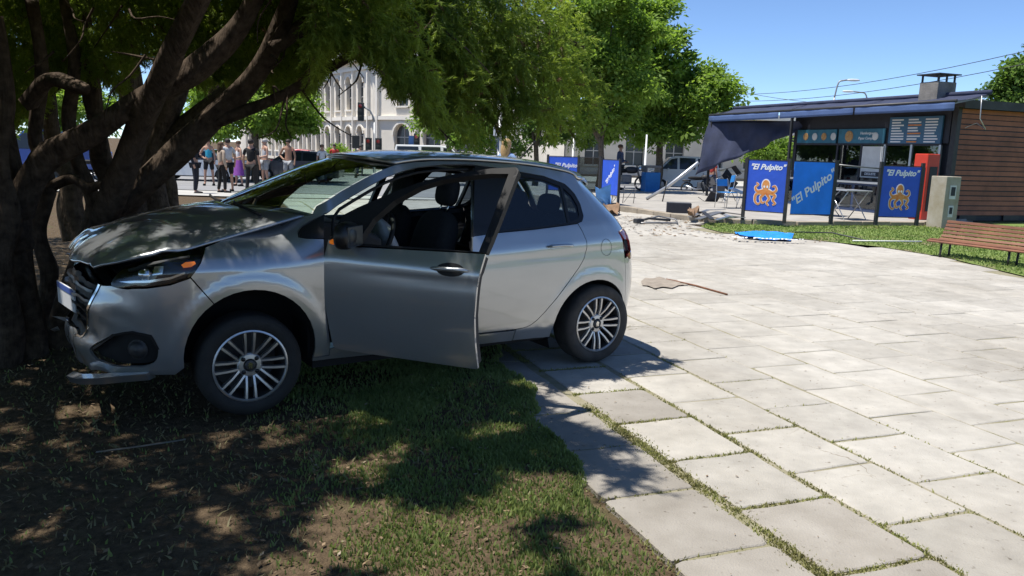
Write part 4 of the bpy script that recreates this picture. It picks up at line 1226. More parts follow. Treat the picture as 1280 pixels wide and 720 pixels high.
# crown: feathery sprays kept where the boughs hang and where the ground below lies in shade
SXY = np.array([-SUN.x / SUN.z, -SUN.y / SUN.z])
BOT = [(-400, 190), (-60, 165), (0, 150), (60, 112), (130, 92), (200, 78), (250, 84), (285, 96), (340, 108), (376, 98), (400, 78), (440, 68), (478, 76), (505, 104), (528, 150), (560, 172), (590, 150), (640, 166), (672, 158), (700, 172), (725, 178), (748, 150), (768, 120), (782, 80), (792, 40), (845, 6), (862, -30), (900, -120), (1000, -400)]
BX, BY = np.array([b[0] for b in BOT], float), np.array([b[1] for b in BOT], float)
def project_np(P):
    q = P - np.array([0, 0, CH]); r = np.array(cam_r); d = np.array(cam_d); f = np.array(_fwd)
    zc = q @ f
    return 640 + FPX * (q @ r) / zc, 360 + FPX * (q @ d) / zc, zc
# share of shade wanted on the ground: (ground x, y) -> 0..1
EDGE = [(-5, 3.0), (.6, 2.6), (1.2, 1.2), (1.6, .45), (2.4, .46), (2.75, .52), (3.1, .50), (3.5, .58), (3.9, .70), (4.15, .60), (4.4, .34), (4.7, .20), (5.0, .30), (5.3, .62), (5.6, 1.10), (5.85, 1.32), (6.05, .95), (6.4, .3), (7.5, -.3), (9.5, -.9)]
EX, EY = np.array([e[0] for e in EDGE]), np.array([e[1] for e in EDGE])
def fnoise(x, y, s, seed):
    return np.array([noise.noise((a * s, b * s, seed)) for a, b in zip(x, y)])
def shade_ok(gx, gy):
    lim = np.interp(gy, EX, EY)
    n1 = fnoise(gx, gy, 2.6, 3.3); n2 = fnoise(gx, gy, 6.0, 8.1); hood_ = (gx > -2.5) & (gx < -.7) & (gy > 4.4) & (gy < 5.9)
    inside = gx < lim + .10 * n2
    # patchy towards the lit lawn at the front right, dense by the trunks
    open_ = np.clip((gx + 1.25) / .6, 0, 1) * np.clip((3.72 - gy) / .35, 0, 1)
    open_ = np.maximum(open_, .55 * np.clip((gx + .6) / .7, 0, 1) * np.clip((4.6 - gy) / .6, 0, 1))
    thr = np.where(hood_, .04, np.where((gx < -1.0) & (gy < 4.5), -.17, -.36)) + .80 * open_
    return inside & (np.where(gx < -.9, .55, 1.0) * n1 + np.where(gx < -.9, .75, .45) * n2 > thr)
def crown_points(N, xr, yr, zr, dome=True):
    x = RNG.uniform(*xr, N); y = RNG.uniform(*yr, N); z = zr[0] + (zr[1] - zr[0]) * RNG.beta(1.05, 1.5, N)
    P = np.stack([x, y, z], 1)
    px, py, zc = project_np(P)
    # clumps and gaps in the crown itself
    cl = np.array([noise.noise((a * .9, b * .9, c * 1.1)) + .5 * noise.noise((a * 2.3, b * 2.3, c * 2.3)) + .75 * noise.noise((a * 5.5, b * 5.5, c * 5.5)) for a, b, c in P])
    low = np.interp(px, BX, BY) + 16 * np.sin(px * .055) + 10 * np.sin(px * .13 + 1)
    ok = (cl > -.20 + np.where(y > 4.6, .10, .05) * np.clip((x + 1.9) / 1.6, 0, 1)) & ((py < low) | (zc < .3)) & shade_ok(x + SXY[0] * z, y + SXY[1] * z)
    ok &= ~((np.hypot(x, y) < 1.6) & (z < 3.2))
    if dome: ok &= (y < 4.6) | (z < 2.58 + np.clip(.35 - x, 0, 9) * .62 + np.clip(-.8 - x, 0, 1.5) * .7)
    # the big limbs stand clear of the leaves on the near side
    ok &= ~((px > -60) & (px < 385) & (py > -25) & (zc > .3) & (y < 6.0))
    return P[ok]
P1 = crown_points(50000, (-8.5, 1.15), (1.3, 8.3), (1.62, 5.6))
P2 = crown_points(225000, (-4.8, 1.2), (4.5, 7.4), (1.62, 3.4))
def vis_near(P):
    px, py, zc = project_np(P); return (px > -260) & (px < 1500) & (py > -330) & (zc > .3)
_px, _py, _zc = project_np(P1)
P1 = P1[~((_px > -120) & (_px < 1400) & (_py > -75) & (_zc > .3) & (P1[:, 1] < 4.5))]
S1 = np.where(vis_near(P1), RNG.uniform(.06, .15, len(P1)), RNG.uniform(.15, .28, len(P1)))
P5 = crown_points(64000, (-5.2, .8), (1.5, 4.6), (2.5, 5.0), False)
_px, _py, _zc = project_np(P5)
P5 = P5[~((_px > -150) & (_px < 1430) & (_py > -70) & (_zc > .3))]
# boughs over and behind the photographer's left, unseen, added to block sky light
P4 = crown_points(46000, (-9, 2.5), (-6.5, 2.2), (3.0, 6.0), False); P4 = P4[~vis_near(P4)]
PP = np.concatenate([P1, P2, P4, P5])
ctr = np.array([TREE.x + .2, TREE.y - .3, 3.2])
D = PP - ctr; D /= np.linalg.norm(D, axis=1, keepdims=True) + 1e-6
D = D * .6 + RNG.normal(size=D.shape) * .75 + [0, 0, -.55]
S = np.concatenate([S1, RNG.uniform(.06, .14, len(P2)), RNG.uniform(.2, .34, len(P4)), RNG.uniform(.09, .17, len(P5))])
dry = RNG.random(len(PP)) < .045
print("crown fronds", len(PP), len(P1), len(P2), len(P4))
crown = scatter("crown", PP[~dry] - np.array(TREE), D[~dry], S[~dry], "cypress_leaf", tree, FT_V, FT_F)
scatter("dry_spray", PP[dry] - np.array(TREE), D[dry], S[dry] * .8, "cypress_dry", tree, FT_V, FT_F)

# ---- second conifer behind the bonnet
T2 = Vector(gp(150, 268, 0)); T2 = Vector((-5.35, 9.6, 0))
tree2 = empty("conifer_tree", T2, 0, "thick dark conifer trunk standing behind the crumpled bonnet", "tree")
def L2(pts, rad, **k): mb = MB(); limb(mb, [at(*p) - T2 for p in pts], rad, **k); mb.build("trunk", "cypress_bark", tree2, True)
L2([(140, 318, 9.2), (142, 268, 9.2), (158, 225, 9.2), (188, 185, 9.2), (215, 120, 9.1), (235, 40, 9.0), (240, -60, 9.0)], [.24, .17, .16, .16, .14, .12, .1], n=14, seed=21, wob=.16)
L2([(196, 262, 9.6), (190, 225, 9.6), (184, 195, 9.6), (170, 120, 9.5), (150, 20, 9.5)], [.17, .13, .12, .10, .08], n=12, seed=22)
L2([(160, 312, 9.4), (172, 262, 9.4), (160, 222, 9.4), (176, 180, 9.4), (160, 110, 9.3), (176, 20, 9.3)], [.16, .12, .11, .10, .09, .07], n=10, seed=27, wob=.22)
L2([(176, 215, 9.2), (225, 165, 9.2), (290, 110, 9.1), (350, 40, 9.0), (390, -40, 8.8)], [.13, .115, .10, .08, .06], n=12, seed=23)
L2([(204, 258, 12), (206, 228, 12), (222, 196, 12), (240, 172, 12), (262, 130, 12), (280, 60, 12)], [.12, .10, .09, .085, .07, .05], n=10, seed=24)
L2([(216, 262, 12), (214, 232, 12), (204, 204, 12), (206, 170, 12), (196, 100, 12)], [.09, .08, .075, .07, .05], n=10, seed=25)
L2([(95, 300, 8.6), (88, 255, 8.6), (92, 222, 8.6), (70, 190, 8.6), (60, 120, 8.5), (48, 20, 8.5)], [.16, .12, .105, .09, .08, .06], n=12, seed=26)
P3 = crown_points(26000, (-11, -1.2), (7.6, 12.0), (2.2, 6.6))
px, py, zc = project_np(P3); P3 = P3[(py < np.interp(px, BX, BY) - 12) & (px < 470)]
D = P3 - np.array([T2.x, T2.y, 3.5]); D /= np.linalg.norm(D, axis=1, keepdims=True)
D = D * .7 + RNG.normal(size=D.shape) * .5 + [0, 0, -.6]
scatter("crown", P3 - np.array(T2), D, RNG.uniform(.12, .28, len(P3)), "cypress_leaf", tree2, FT_V, FT_F)
# ================================================================== KIOSK AND SQUARE
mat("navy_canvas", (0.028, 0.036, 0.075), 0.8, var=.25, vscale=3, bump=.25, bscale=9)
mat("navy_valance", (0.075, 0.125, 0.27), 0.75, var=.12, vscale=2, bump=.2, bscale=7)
mat("dark_steel", (0.045, 0.045, 0.048), 0.5, metal=.4, var=.2)
mat("grey_steel", (0.20, 0.20, 0.205), 0.45, metal=.6, var=.2)
mat("bright_steel", (0.55, 0.56, 0.57), 0.3, metal=.9, var=.15)
mat("banner_blue", (0.034, 0.105, 0.58), 0.5, var=.14, vscale=2, spec=.4, bump=.5, bscale=4)
mat("banner_blue_light", (0.02, 0.24, 0.92), 0.5, var=.14, vscale=2, spec=.4, bump=.5, bscale=4)
mat("letter_white", (0.80, 0.80, 0.80), 0.6)
mat("octopus_orange", (0.62, 0.17, 0.035), 0.6, col2=(0.75, 0.33, 0.10), vscale=9)
mat("kiosk_dark", (0.022, 0.024, 0.034), 0.6, var=.2)
mat("kiosk_navy", (0.035, 0.055, 0.12), 0.6, var=.15)
mat("wood_plank", (0.35, 0.125, 0.074), 0.65, col2=(0.22, 0.080, 0.050), vscale=2.2, rnd=.2, bump=.2, bscale=30, coords="Position")
mat("bench_wood", (0.21, 0.088, 0.046), 0.55, col2=(0.13, 0.054, 0.030), vscale=3, rnd=.10, bump=.15, bscale=30)
mat("roof_fascia", (0.055, 0.055, 0.058), 0.7, var=.3, vscale=3)
mat("box_concrete", (0.42, 0.39, 0.33), 0.9, col2=(0.30, 0.26, 0.18), vscale=2.5, bump=.3, bscale=40)
mat("chimney_concrete", (0.22, 0.205, 0.185), 0.9, var=.3, vscale=4, bump=.4, bscale=30)
mat("red_panel", (0.55, 0.045, 0.022), 0.4, var=.08)
mat("menu_blue", (0.05, 0.14, 0.24), 0.45, var=.1)
mat("poster_teal", (0.035, 0.16, 0.24), 0.4, var=.25, vscale=4)
mat("poster_white", (0.62, 0.62, 0.60), 0.5, var=.1, vscale=5)
mat("food_brown", (0.38, 0.17, 0.06), 0.6, col2=(0.55, 0.36, 0.15), vscale=16)
mat("aluminium", (0.50, 0.51, 0.52), 0.4, metal=.7)
glass_mat("shop_glass", (0.45, 0.52, 0.54), 2.2)
mat("bin_blue", (0.02, 0.19, 0.50), 0.5, var=.1)
mat("parasol_blue", (0.10, 0.30, 0.72), 0.8, var=.2, vscale=5)
mat("brown_cloth", (0.22, 0.14, 0.085), 0.9, var=.3)
mat("rust", (0.17, 0.075, 0.04), 0.85, var=.4, vscale=14)
mat("dirt", (0.275, 0.235, 0.19), 0.95, var=.25, vscale=9, bump=.6, bscale=60)
mat("white_pipe", (0.62, 0.62, 0.60), 0.5)
def text(parent, s, size, m, M4, shear=.28, bold=.012, name="lettering"):
    cu = bpy.data.curves.new(name, 'FONT'); cu.body = s; cu.size = size; cu.shear = shear; cu.align_x = 'CENTER'; cu.align_y = 'CENTER'
    cu.extrude = .002; cu.offset = bold * size; cu.resolution_u = 3
    to = bpy.data.objects.new(name, cu); COL.objects.link(to)
    me = bpy.data.meshes.new_from_object(to.evaluated_get(bpy.context.evaluated_depsgraph_get()))
    bpy.data.objects.remove(to)
    me.materials.clear(); me.materials.append(MATS[m]); me.transform(M4)
    o = bpy.data.objects.new(name, me); link(o, parent); o["kind"] = "stuff" if False else "lettering"
    del o["kind"]
    return o
def frameM(a, b, z0):
    """matrix whose x runs a->b, y up, z towards the viewer; origin at a, height z0"""
    a, b = Vector((*a[:2], z0)), Vector((*b[:2], z0)); x = (b - a).normalized(); y = Vector((0, 0, 1)); z = x.cross(y)
    M_ = Matrix((x, y, z)).transposed().to_4x4(); M_.translation = a; return M_, (b - a).length
def octopus(parent, M4, s):
    m = MB()
    def blob(cx, cy, rx, ry, z, n=18): m.prism([(cx + rx * math.cos(2 * math.pi * k / n), cy + ry * math.sin(2 * math.pi * k / n)) for k in range(n)], 0, z, M4)
    def arm(pts, w0, z):
        P = spline([Vector((*p, 0)) for p in pts], 6); n = len(P); L, Rr = [], []
        for i, p in enumerate(P):
            d = (P[min(i + 1, n - 1)] - P[max(i - 1, 0)]).normalized(); q = Vector((-d.y, d.x, 0)); w_ = w0 * (1 - .6 * i / n)
            L.append(p + q * w_); Rr.append(p - q * w_)
        V = [M4 @ Vector((v.x, v.y, z)) for v in L + Rr]
        m.add(V, [(i, i + 1, n + i + 1, n + i) for i in range(n - 1)])
    arms = [[(-.1, .05), (-.30, .02), (-.38, .16), (-.28, .27), (-.36, .34)], [(.1, .05), (.28, .0), (.40, .10), (.34, .24), (.24, .20)], [(-.1, -.02), (-.34, -.10), (-.36, -.34), (-.24, -.46), (-.16, -.38)], [(.1, -.02), (.36, -.10), (.30, -.28), (.40, -.40), (.30, -.46)], [(-.03, -.05), (-.16, -.22), (-.08, -.40), (.02, -.34)], [(.05, -.05), (.16, -.22), (.08, -.38), (.16, -.50)]]
    sc = lambda pts: [(x * s, y * s) for x, y in pts]
    for a in arms: arm(sc(a), .075 * s, .003)
    blob(0, .26 * s, .17 * s, .23 * s, .0031); blob(0, .02 * s, .26 * s, .13 * s, .0032)
    wh = m.build("octopus_outline", "letter_white", parent)
    m = MB()
    for a in arms: arm(sc(a), .050 * s, .006)
    blob(0, .26 * s, .135 * s, .19 * s, .0061); blob(0, .02 * s, .22 * s, .095 * s, .0062)
    m.build("octopus_emblem", "octopus_orange", parent)
    m = MB(); blob(-.05 * s, .20 * s, .035 * s, .05 * s, .008); blob(.06 * s, .20 * s, .035 * s, .05 * s, .008); m.build("octopus_eyes", "letter_white", parent)
def screen(pa, pb, za, zb, label, m, texts=(), octo=None, posts=(1, 1), zbase=.10, hz=1.46, group=None, glass=False, pr=.035):
    root = empty("banner_screen", (pa.x, pa.y, zbase), 0, label, "banner", group)
    M4, L = frameM(pa - Vector((pa.x, pa.y, 0)), Vector((pb.x - pa.x, pb.y - pa.y, 0)), 0)
    for k, on in enumerate(posts):
        if on: m_ = MB(); m_.box((L * k, hz / 2, 0), (pr * 2, hz, pr * 2), None); m_.v = [tuple(M4 @ Vector(v)) for v in m_.v]; m_.build("post", "dark_steel", root)
    m_ = MB(); m_.box((L / 2, (za + zb) / 2, 0), (L - 2 * pr - .01, zb - za, .02)); m_.v = [tuple(M4 @ Vector(v)) for v in m_.v]; m_.build("panel", m, root)
    for zz in (za - .012, zb + .012):
        m_ = MB(); m_.box((L / 2, zz, 0), (L - 2 * pr - .004, .02, .03)); m_.v = [tuple(M4 @ Vector(v)) for v in m_.v]; m_.build("rail", "dark_steel", root)
    for (s, size, cx, cy, rot, bold) in texts:
        text(root, s, size, "letter_white", M4 @ Matrix.Translation((L * cx, za + (zb - za) * cy, .0125)) @ Matrix.Rotation(R(rot), 4, 'Z'), .32, bold)
    if octo: octopus(root, M4 @ Matrix.Translation((L * octo[0], za + (zb - za) * octo[1], .0115)), octo[2])
    return root, M4, L
B = [gp(928, 275, .10), gp(980, 279, .10), gp(1038, 280, .10), gp(1094, 281, .10), gp(1145, 282, .10)]
# keep the second and third screens on one line along the paving grid
scr = "blue wind screen"
screen(B[0], B[1], .24, 1.40, "blue banner screen with lettering and orange octopus, standing at the terrace corner", "banner_blue", [('"El Pulpito"', .175, .5, .87, 0, .03)], (.5, .38, .62))
screen(B[1] + (B[2] - B[1]).normalized() * .09, B[2], .22, 1.40, "bright blue banner screen with slanted lettering and no octopus", "banner_blue_light", [('"El Pulpito"', .27, .5, .5, 36, .02)], None, (0, 1))
screen(B[3], B[4], .20, 1.36, "blue banner screen with orange octopus beside the red panel", "banner_blue", [('"El Pulpito"', .185, .5, .87, 0, .03)], (.5, .40, .62))
rl_ = MB(); rl_.tube([B[2] + Vector((0, 0, 1.36)), B[3] + Vector((0, 0, 1.30))], .018, 6); tag(rl_.build("handrail", "grey_steel", None, True), "thin grey steel rail joining two banner screens", "rail")
# far group of screens on the other side of the terrace
FB = [gp(683, 249, .10), gp(721, 251, .10), gp(748, 253, .10), gp(766, 256, .10)]
screen(FB[0], FB[1], .30, 1.30, "far blue wind screen with white lettering beside the clear pane", "banner_blue", [('"El Pulpito"', .17, .62, .75, 0, .02)], None, (1, 1), hz=1.36, pr=.03)
screen(FB[1], FB[2], .30, 1.30, "clear glass wind screen between two blue banner screens", "shop_glass", (), None, (0, 1), hz=1.36, pr=.03)
fb2 = gp(744, 254, .10); fb3 = gp(768, 257, .10)
screen(FB[2] + Vector((.06, -.1, 0)), FB[3] + Vector((.1, -.35, 0)), .28, 1.26, "far blue banner screen with slanted lettering beside the motorcycle", "banner_blue", [('"El Pulpito"', .17, .5, .55, 40, .02)], None, (1, 1), hz=1.32, pr=.03)

# ---- kiosk building (aligned with the paving)
KX, KY = wd.copy(), -vd.copy()           # right along the plank wall, back along the shop front
K0 = Vector((11.55, 21.35, 0))
def kp(x, y, z): return K0 + KX * x + KY * y + Vector((0, 0, z))
kiosk = empty("food_kiosk", K0, 0, "food kiosk with navy awning, menu boards and reddish plank side wall", "kiosk")
def kbox(a, b):
    m = MB(); P = []
    for z in (a[2], b[2]):
        for y in (a[1], b[1]):
            for x in (a[0], b[0]): P.append(kp(x, y, z) - K0)
    m.add(P, [(0, 2, 3, 1), (4, 5, 7, 6), (0, 1, 5, 4), (2, 6, 7, 3), (0, 4, 6, 2), (1, 3, 7, 5)]); return m
kbox((.12, .12, .0), (9.0, 6.4, 3.0)).build("core_wall", "kiosk_dark", kiosk)
# plank side wall, each plank its own piece
side = MB(); 
nP = 21
for i in range(nP):
    z0 = .20 + i * .135
    kbox((.16, -.010 + random.uniform(-.006, .006), z0), (9.0, .118, z0 + .108 + random.uniform(-.006, .006))).build("plank", "wood_plank", kiosk)
kbox((.12, .02, .05), (9.0, .119, 3.02)).build("batten_wall", "kiosk_dark", kiosk)
for xx in (.55, 2.2):
    kbox((xx, -.03, .06), (xx + .62, .02, .20)).build("vent", "dark_steel", kiosk)
kbox((.0, -.06, .0), (.14, .10, 3.05)).build("corner_post", "dark_steel", kiosk)
rf = kbox((-.10, -.32, 3.04), (9.2, 6.6, 3.16)); rf.build("roof", "roof_fascia", kiosk)
kbox((-.12, -.34, 3.00), (9.2, -.30, 3.22)).build("fascia", "roof_fascia", kiosk)
mt = MB()
# chimney
ch = kbox((-.42, .30, 3.16), (.22, .90, 3.70)); cho = ch.build("chimney", "chimney_concrete", kiosk, bevel=.01)
cc = kbox((-.49, .23, 3.88), (.29, .97, 3.91)); cap = cc.build("chimney_cap", "dark_steel", cho)
for (x, y) in ((-.38, .34), (.18, .34), (-.38, .86), (.18, .86), (-.1, .34)):
    kbox((x - .02, y - .02, 3.70), (x + .02, y + .02, 3.88)).build("cap_leg", "dark_steel", cho)
# shop front on the x=0 face, running back along y
kbox((.02, .15, 2.10), (.11, 6.2, 3.02)).build("front_beam", "kiosk_dark", kiosk)
def fpanel(name, y0, y1, z0, z1, m, d=.03, par=None, x=-.0): return kbox((x - d, y0, z0), (x, y1, z1)).build(name, m, par or kiosk)
mb_ = fpanel("menu_board", .35, 2.15, 2.06, 2.83, "menu_blue", .05)
for r_ in range(9):
    for c_ in range(3):
        y0 = .42 + c_ * .58; ww = random.uniform(.30, .46)
        fpanel("menu_line", y0 + .48 - ww, y0 + .48, 2.12 + r_ * .076, 2.12 + r_ * .076 + .038, "letter_white" if c_ != 1 or r_ % 3 else "octopus_orange", .006, mb_, -.0505)
for (y0, y1, lab) in ((2.3, 4.15, 0), (4.25, 6.05, 1)):
    pb = fpanel("food_poster", y0, y1, 2.08, 2.52, "poster_teal", .04)
    for k in range(2 if lab == 0 else 4):
        c = kp(-.045, (y1 - .42 - k * .42) if lab else y1 - .45 - k * 1.05, 2.30) - K0
        m = MB(); rr = .17 if lab == 0 and k == 0 else .12
        Mx = Matrix.Translation(c) @ (-KX).to_track_quat('Z', 'Y').to_matrix().to_4x4()
        m.lathe([(rr, 0), (rr * .9, .012), (0, .02)], 18, Mx); m.build("food_picture", "food_brown" if k % 2 == 0 else "poster_white", pb)
    if lab == 0:
        Mx, _l = frameM((0, 0), tuple((-KY)[:2]), 0)
        for j, (tx, tz) in enumerate((("Hamburguesa", 2.39), ("Papas Completo", 2.24))):
            c = kp(-.045, 2.95, tz) - K0; Mx.translation = c
            text(pb, tx, .11, "letter_white", Mx, .2, .01)
# window band: mullions and panes
for y in (.30, 1.25, 2.2, 3.1, 4.1, 6.05):
    fpanel("mullion", y, y + .07, .95, 2.06, "aluminium" if y < 3 else "kiosk_dark", .06)
for z in (.92, 2.03):
    fpanel("window_rail", .30, 6.1, z, z + .06, "kiosk_dark", .055)
for (a, b) in ((.37, 1.25), (1.32, 2.2), (2.27, 3.1), (3.17, 4.1), (4.17, 6.05)):
    fpanel("window_pane", a, b, .98, 2.03, "shop_glass", .012, None, -.02)
wp_ = fpanel("white_poster", 2.25, 3.05, 1.08, 2.0, "poster_white", .02, None, -.065)
fpanel("poster_caption", 2.30, 3.0, 1.12, 1.26, "kiosk_dark", .006, wp_, -.0855)
Mx, _l = frameM((0, 0), tuple((-KY)[:2]), 0); Mx.translation = kp(-.094, 2.65, 1.19) - K0
text(wp_, "DEGUSTE", .10, "letter_white", Mx, 0, .02)
# serving counter
cn = kbox((-.62, .55, .10), (-.02, 5.9, .92)); cno = cn.build("counter", "kiosk_navy", kiosk)
kbox((-.68, .5, .92), (-.0, 5.95, .97)).build("counter_top", "aluminium", kiosk)
for k in range(5):
    kbox((-.632, .65 + k * 1.05, .2), (-.622, 1.60 + k * 1.05, .86)).build("counter_pane", "shop_glass", cno)
# awning: three fabric bays, front bar, valance
aw = []
def bay(y0, y1, dz0, dz1):
    V = []; F = []; n = 10; m = 8
    for j in range(m + 1):
        for i in range(n + 1):
            t = i / n; y = y0 + (y1 - y0) * t; k = j / m
            dz = dz0 + (dz1 - dz0) * t
            V.append(kp(-.05 - 1.12 * k, y, 3.34 - .24 * k + dz * k - .035 * math.sin(math.pi * k) + .008 * math.sin(i * 2.1)) - K0)
    for j in range(m):
        for i in range(n): F.append((j * (n + 1) + i, j * (n + 1) + i + 1, (j + 1) * (n + 1) + i + 1, (j + 1) * (n + 1) + i))
    o = mk("awning_bay", V, F, "navy_canvas", kiosk, True); md = o.modifiers.new("t", 'SOLIDIFY'); md.thickness = .012
    V = []; F = []
    for i in range(n + 1):
        t = i / n; y = y0 + (y1 - y0) * t; dz = dz0 + (dz1 - dz0) * t; wv = .02 * math.sin(i * 1.9)
        for h in (0, -.08, -.16, -.23): V.append(kp(-1.185 + wv * h * 4, y, 3.095 + dz + h) - K0)
    for i in range(n):
        for k in range(3): F.append((4 * i + k, 4 * i + 4 + k, 4 * i + 5 + k, 4 * i + 1 + k))
    o2 = mk("valance", V, F, "navy_valance", o, True); md = o2.modifiers.new("t", 'SOLIDIFY'); md.thickness = .008
bay(-.95, 2.35, .0, .0); bay(2.42, 5.6, .0, -.03); bay(5.68, 9.6, -.03, -.05)
m = MB(); m.tube([kp(-1.16, -.98, 3.10) - K0, kp(-1.16, 9.62, 3.06) - K0], .04, 8); m.build("front_bar", "dark_steel", kiosk, True)
m = MB(); m.tube([kp(-.06, -.98, 3.36) - K0, kp(-.06, 9.62, 3.36) - K0], .07, 8); m.build("awning_cassette", "navy_canvas", kiosk, True)
for y in (-.9, 2.38, 5.64, 9.55):
    m = MB(); m.beam(kp(-.05, y, 3.28) - K0, kp(-1.15, y, 3.05) - K0, .04, .05); m.build("awning_arm", "grey_steel", kiosk)
m = MB(); m.tube([kp(-.35, -.98, 3.26) - K0, kp(-.36, -1.02, 2.7) - K0, kp(-.1, -1.0, 2.45) - K0, kp(.05, -.6, 2.62) - K0, kp(.02, -.3, 2.5) - K0], .012, 6); m.build("loose_cable", "aluminium", kiosk, True)
for y in (5.0, 9.4):
    kbox((-1.18, y, .1), (-1.11, y + .07, 3.02)).build("awning_post", "dark_steel", kiosk)
# torn side curtain hanging from the far bay
V = []; F = []; n, mm = 22, 12
A, Bq = kp(-1.17, 9.55, 2.86), kp(-.25, 5.7, 2.80)
for i in range(n + 1):
    t = i / n; top = A.lerp(Bq, t); low = 0.84 + (2.5 - .84) * (t ** 1.05)
    for j in range(mm + 1):
        k = j / mm; z = top.z + (low - top.z) * k
        fold = .10 * math.sin(t * 26 + k * 3) * k + .06 * math.sin(t * 11 - k * 5)
        V.append(top + KX * (fold - .35 * k * (1 - t)) + KY * (.25 * k * (1 - t)) + Vector((0, 0, z - top.z)) - K0)
for i in range(n):
    for j in range(mm): F.append((i * (mm + 1) + j, (i + 1) * (mm + 1) + j, (i + 1) * (mm + 1) + j + 1, i * (mm + 1) + j + 1))
cu_ = mk("torn_curtain", V, F, "navy_canvas", kiosk, True); md = cu_.modifiers.new("t", 'SOLIDIFY'); md.thickness = .01

# red panel cabinet and concrete meter box
rp = empty("red_cabinet", kp(-.98, -.15, .10), math.atan2(KX.y, KX.x), "tall red cabinet with dark glass front standing beside the corner post", "cabinet")
m = MB(); m.box((0, 0, .85), (.42, .42, 1.70)); m.build("body", "red_panel", rp, bevel=.02)
m = MB(); m.box((-.215, 0, .80), (.015, .36, 1.1)); m.build("front_pane", "kiosk_dark", rp)
m = MB(); m.box((.02, -.215, .80), (.26, .012, 1.15)); m.build("side_pane", "kiosk_dark", rp)
mc = gp(1176, 286, 0.0)
mbx = empty("meter_box", mc, math.atan2(KX.y, KX.x), "weathered concrete meter pillar with two small meter windows", "meter box")
m = MB(); m.box((.235, .225, .63), (.47, .45, 1.26)); m.build("pillar", "box_concrete", mbx, bevel=.012)
for (z0, z1, x0, x1) in ((.72, 1.05, .13, .33), (.28, .56, .15, .31)):
    m = MB(); m.box(((x0 + x1) / 2, -.004, (z0 + z1) / 2), (x1 - x0, .02, z1 - z0)); f_ = m.build("meter_frame", "poster_white", mbx)
    m = MB(); m.box(((x0 + x1) / 2, -.016, (z0 + z1) / 2 + .02), (x1 - x0 - .07, .012, z1 - z0 - .12)); m.build("meter_window", "kiosk_dark", f_)

# ---- slatted park bench
bd = Vector((.47, -.883, 0)); bf = Vector((-.883, -.47, 0))     # along, facing
b0 = gp(1178, 320, .0) + Vector((-.10, -.04, 0))
bench = empty("park_bench", b0, 0, "low slatted wooden park bench on the lawn edge", "bench")
def bpnt(a, f, z): return bd * a + bf * f + Vector((0, 0, z))
BLEN = 2.7
prof = [(.16, .262), (.10, .285), (.03, .285), (-.04, .278), (-.11, .272), (-.17, .285), (-.215, .335), (-.25, .395), (-.28, .455), (-.305, .515), (-.325, .575)]
for i, (f, z) in enumerate(prof):
    f0, z0 = prof[max(i - 1, 0)]; f1, z1 = prof[min(i + 1, len(prof) - 1)]
    tz = Vector((f1 - f0, z1 - z0)).normalized()
    ax = bf * tz.x + Vector((0, 0, tz.y)); nn = bd.cross(ax)
    m = MB(); Mx = Matrix((bd, ax, nn)).transposed(); m.box(bpnt(BLEN / 2 - .12, f, z), (BLEN, .050, .024), Mx); m.build("slat", "bench_wood", bench, bevel=.005)
for a in (.12, 1.25, 2.35):
    m = MB()
    m.tube([bpnt(a, .13, -.02), bpnt(a, .12, .24)], .018, 6); m.build("leg", "dark_steel", bench, True)
    m = MB(); m.tube([bpnt(a, -.10, -.02), bpnt(a, -.12, .24)], .018, 6); m.build("leg", "dark_steel", bench, True)
    m = MB(); P = [bpnt(a, f - .0, z - .022) for f, z in prof]; m.tube(P, .012, 6); m.build("bracket", "dark_steel", bench, True)

# ---- debris of the wrecked terrace
def chair_proto(name, label, m="bright_steel", seatm="bin_blue"):
    r = empty(name, (0, 0, 0), 0, label, "chair")
    for sx in (-1, 1):
        m_ = MB(); m_.tube([(sx * .21, -.22, 0), (sx * .21, -.20, .44), (sx * .21, .20, .44), (sx * .21, .24, .0)], .011, 6); m_.build("leg_frame", m, r, True)
        m_ = MB(); m_.tube([(sx * .21, .19, .44), (sx * .20, .25, .80), (sx * .17, .26, .84)], .011, 6); m_.build("back_post", m, r, True)
    m_ = MB(); m_.box((0, 0, .45), (.42, .42, .02)); m_.build("seat", seatm, r)
    m_ = MB(); m_.box((0, .25, .72), (.36, .02, .2), Matrix.Rotation(R(-8), 3, 'X')); m_.build("backrest", seatm, r)
    return r
def table_proto(name, label):
    r = empty(name, (0, 0, 0), 0, label, "table")
    m_ = MB(); m_.box((0, 0, .73), (.80, .70, .025)); m_.build("table_top", "aluminium", r, bevel=.006)
    for sx in (-1, 1):
        m_ = MB(); m_.tube([(sx * .34, -.30, 0), (sx * .34, .30, .71)], .013, 6); m_.build("leg", "bright_steel", r, True)
        m_ = MB(); m_.tube([(sx * .315, .30, 0), (sx * .315, -.30, .71)], .013, 6); m_.build("leg", "bright_steel", r, True)
    m_ = MB(); m_.tube([(-.34, 0, .355), (.34, 0, .355)], .010, 6); m_.build("stretcher", "bright_steel", r, True)
    return r
t1 = table_proto("folding_table", "silver folding table standing between two banner screens"); t1.location = gp(1068, 277, .10) + Vector((.1, .7, 0)); t1.rotation_euler = (0, 0, .35)
t2_ = copy_tree(t1); t2_["label"] = "silver folding table frame behind the octopus banner by the counter"; t2_.location = gp(1030, 272, .10) + Vector((.3, .8, 0)); t2_.rotation_euler = (0, 0, .9)
c1 = chair_proto("metal_chair", "toppled dark chair on the wrecked terrace heap, legs up", "dark_steel", "kiosk_dark")
c2 = chair_proto("metal_chair", "silver tube chair with blue seat beside the octopus corner screen", "bright_steel", "bin_blue")
c2.location = gp(914, 262, .10) + Vector((0, .6, 0)); c2.rotation_euler = (0, 0, .4)
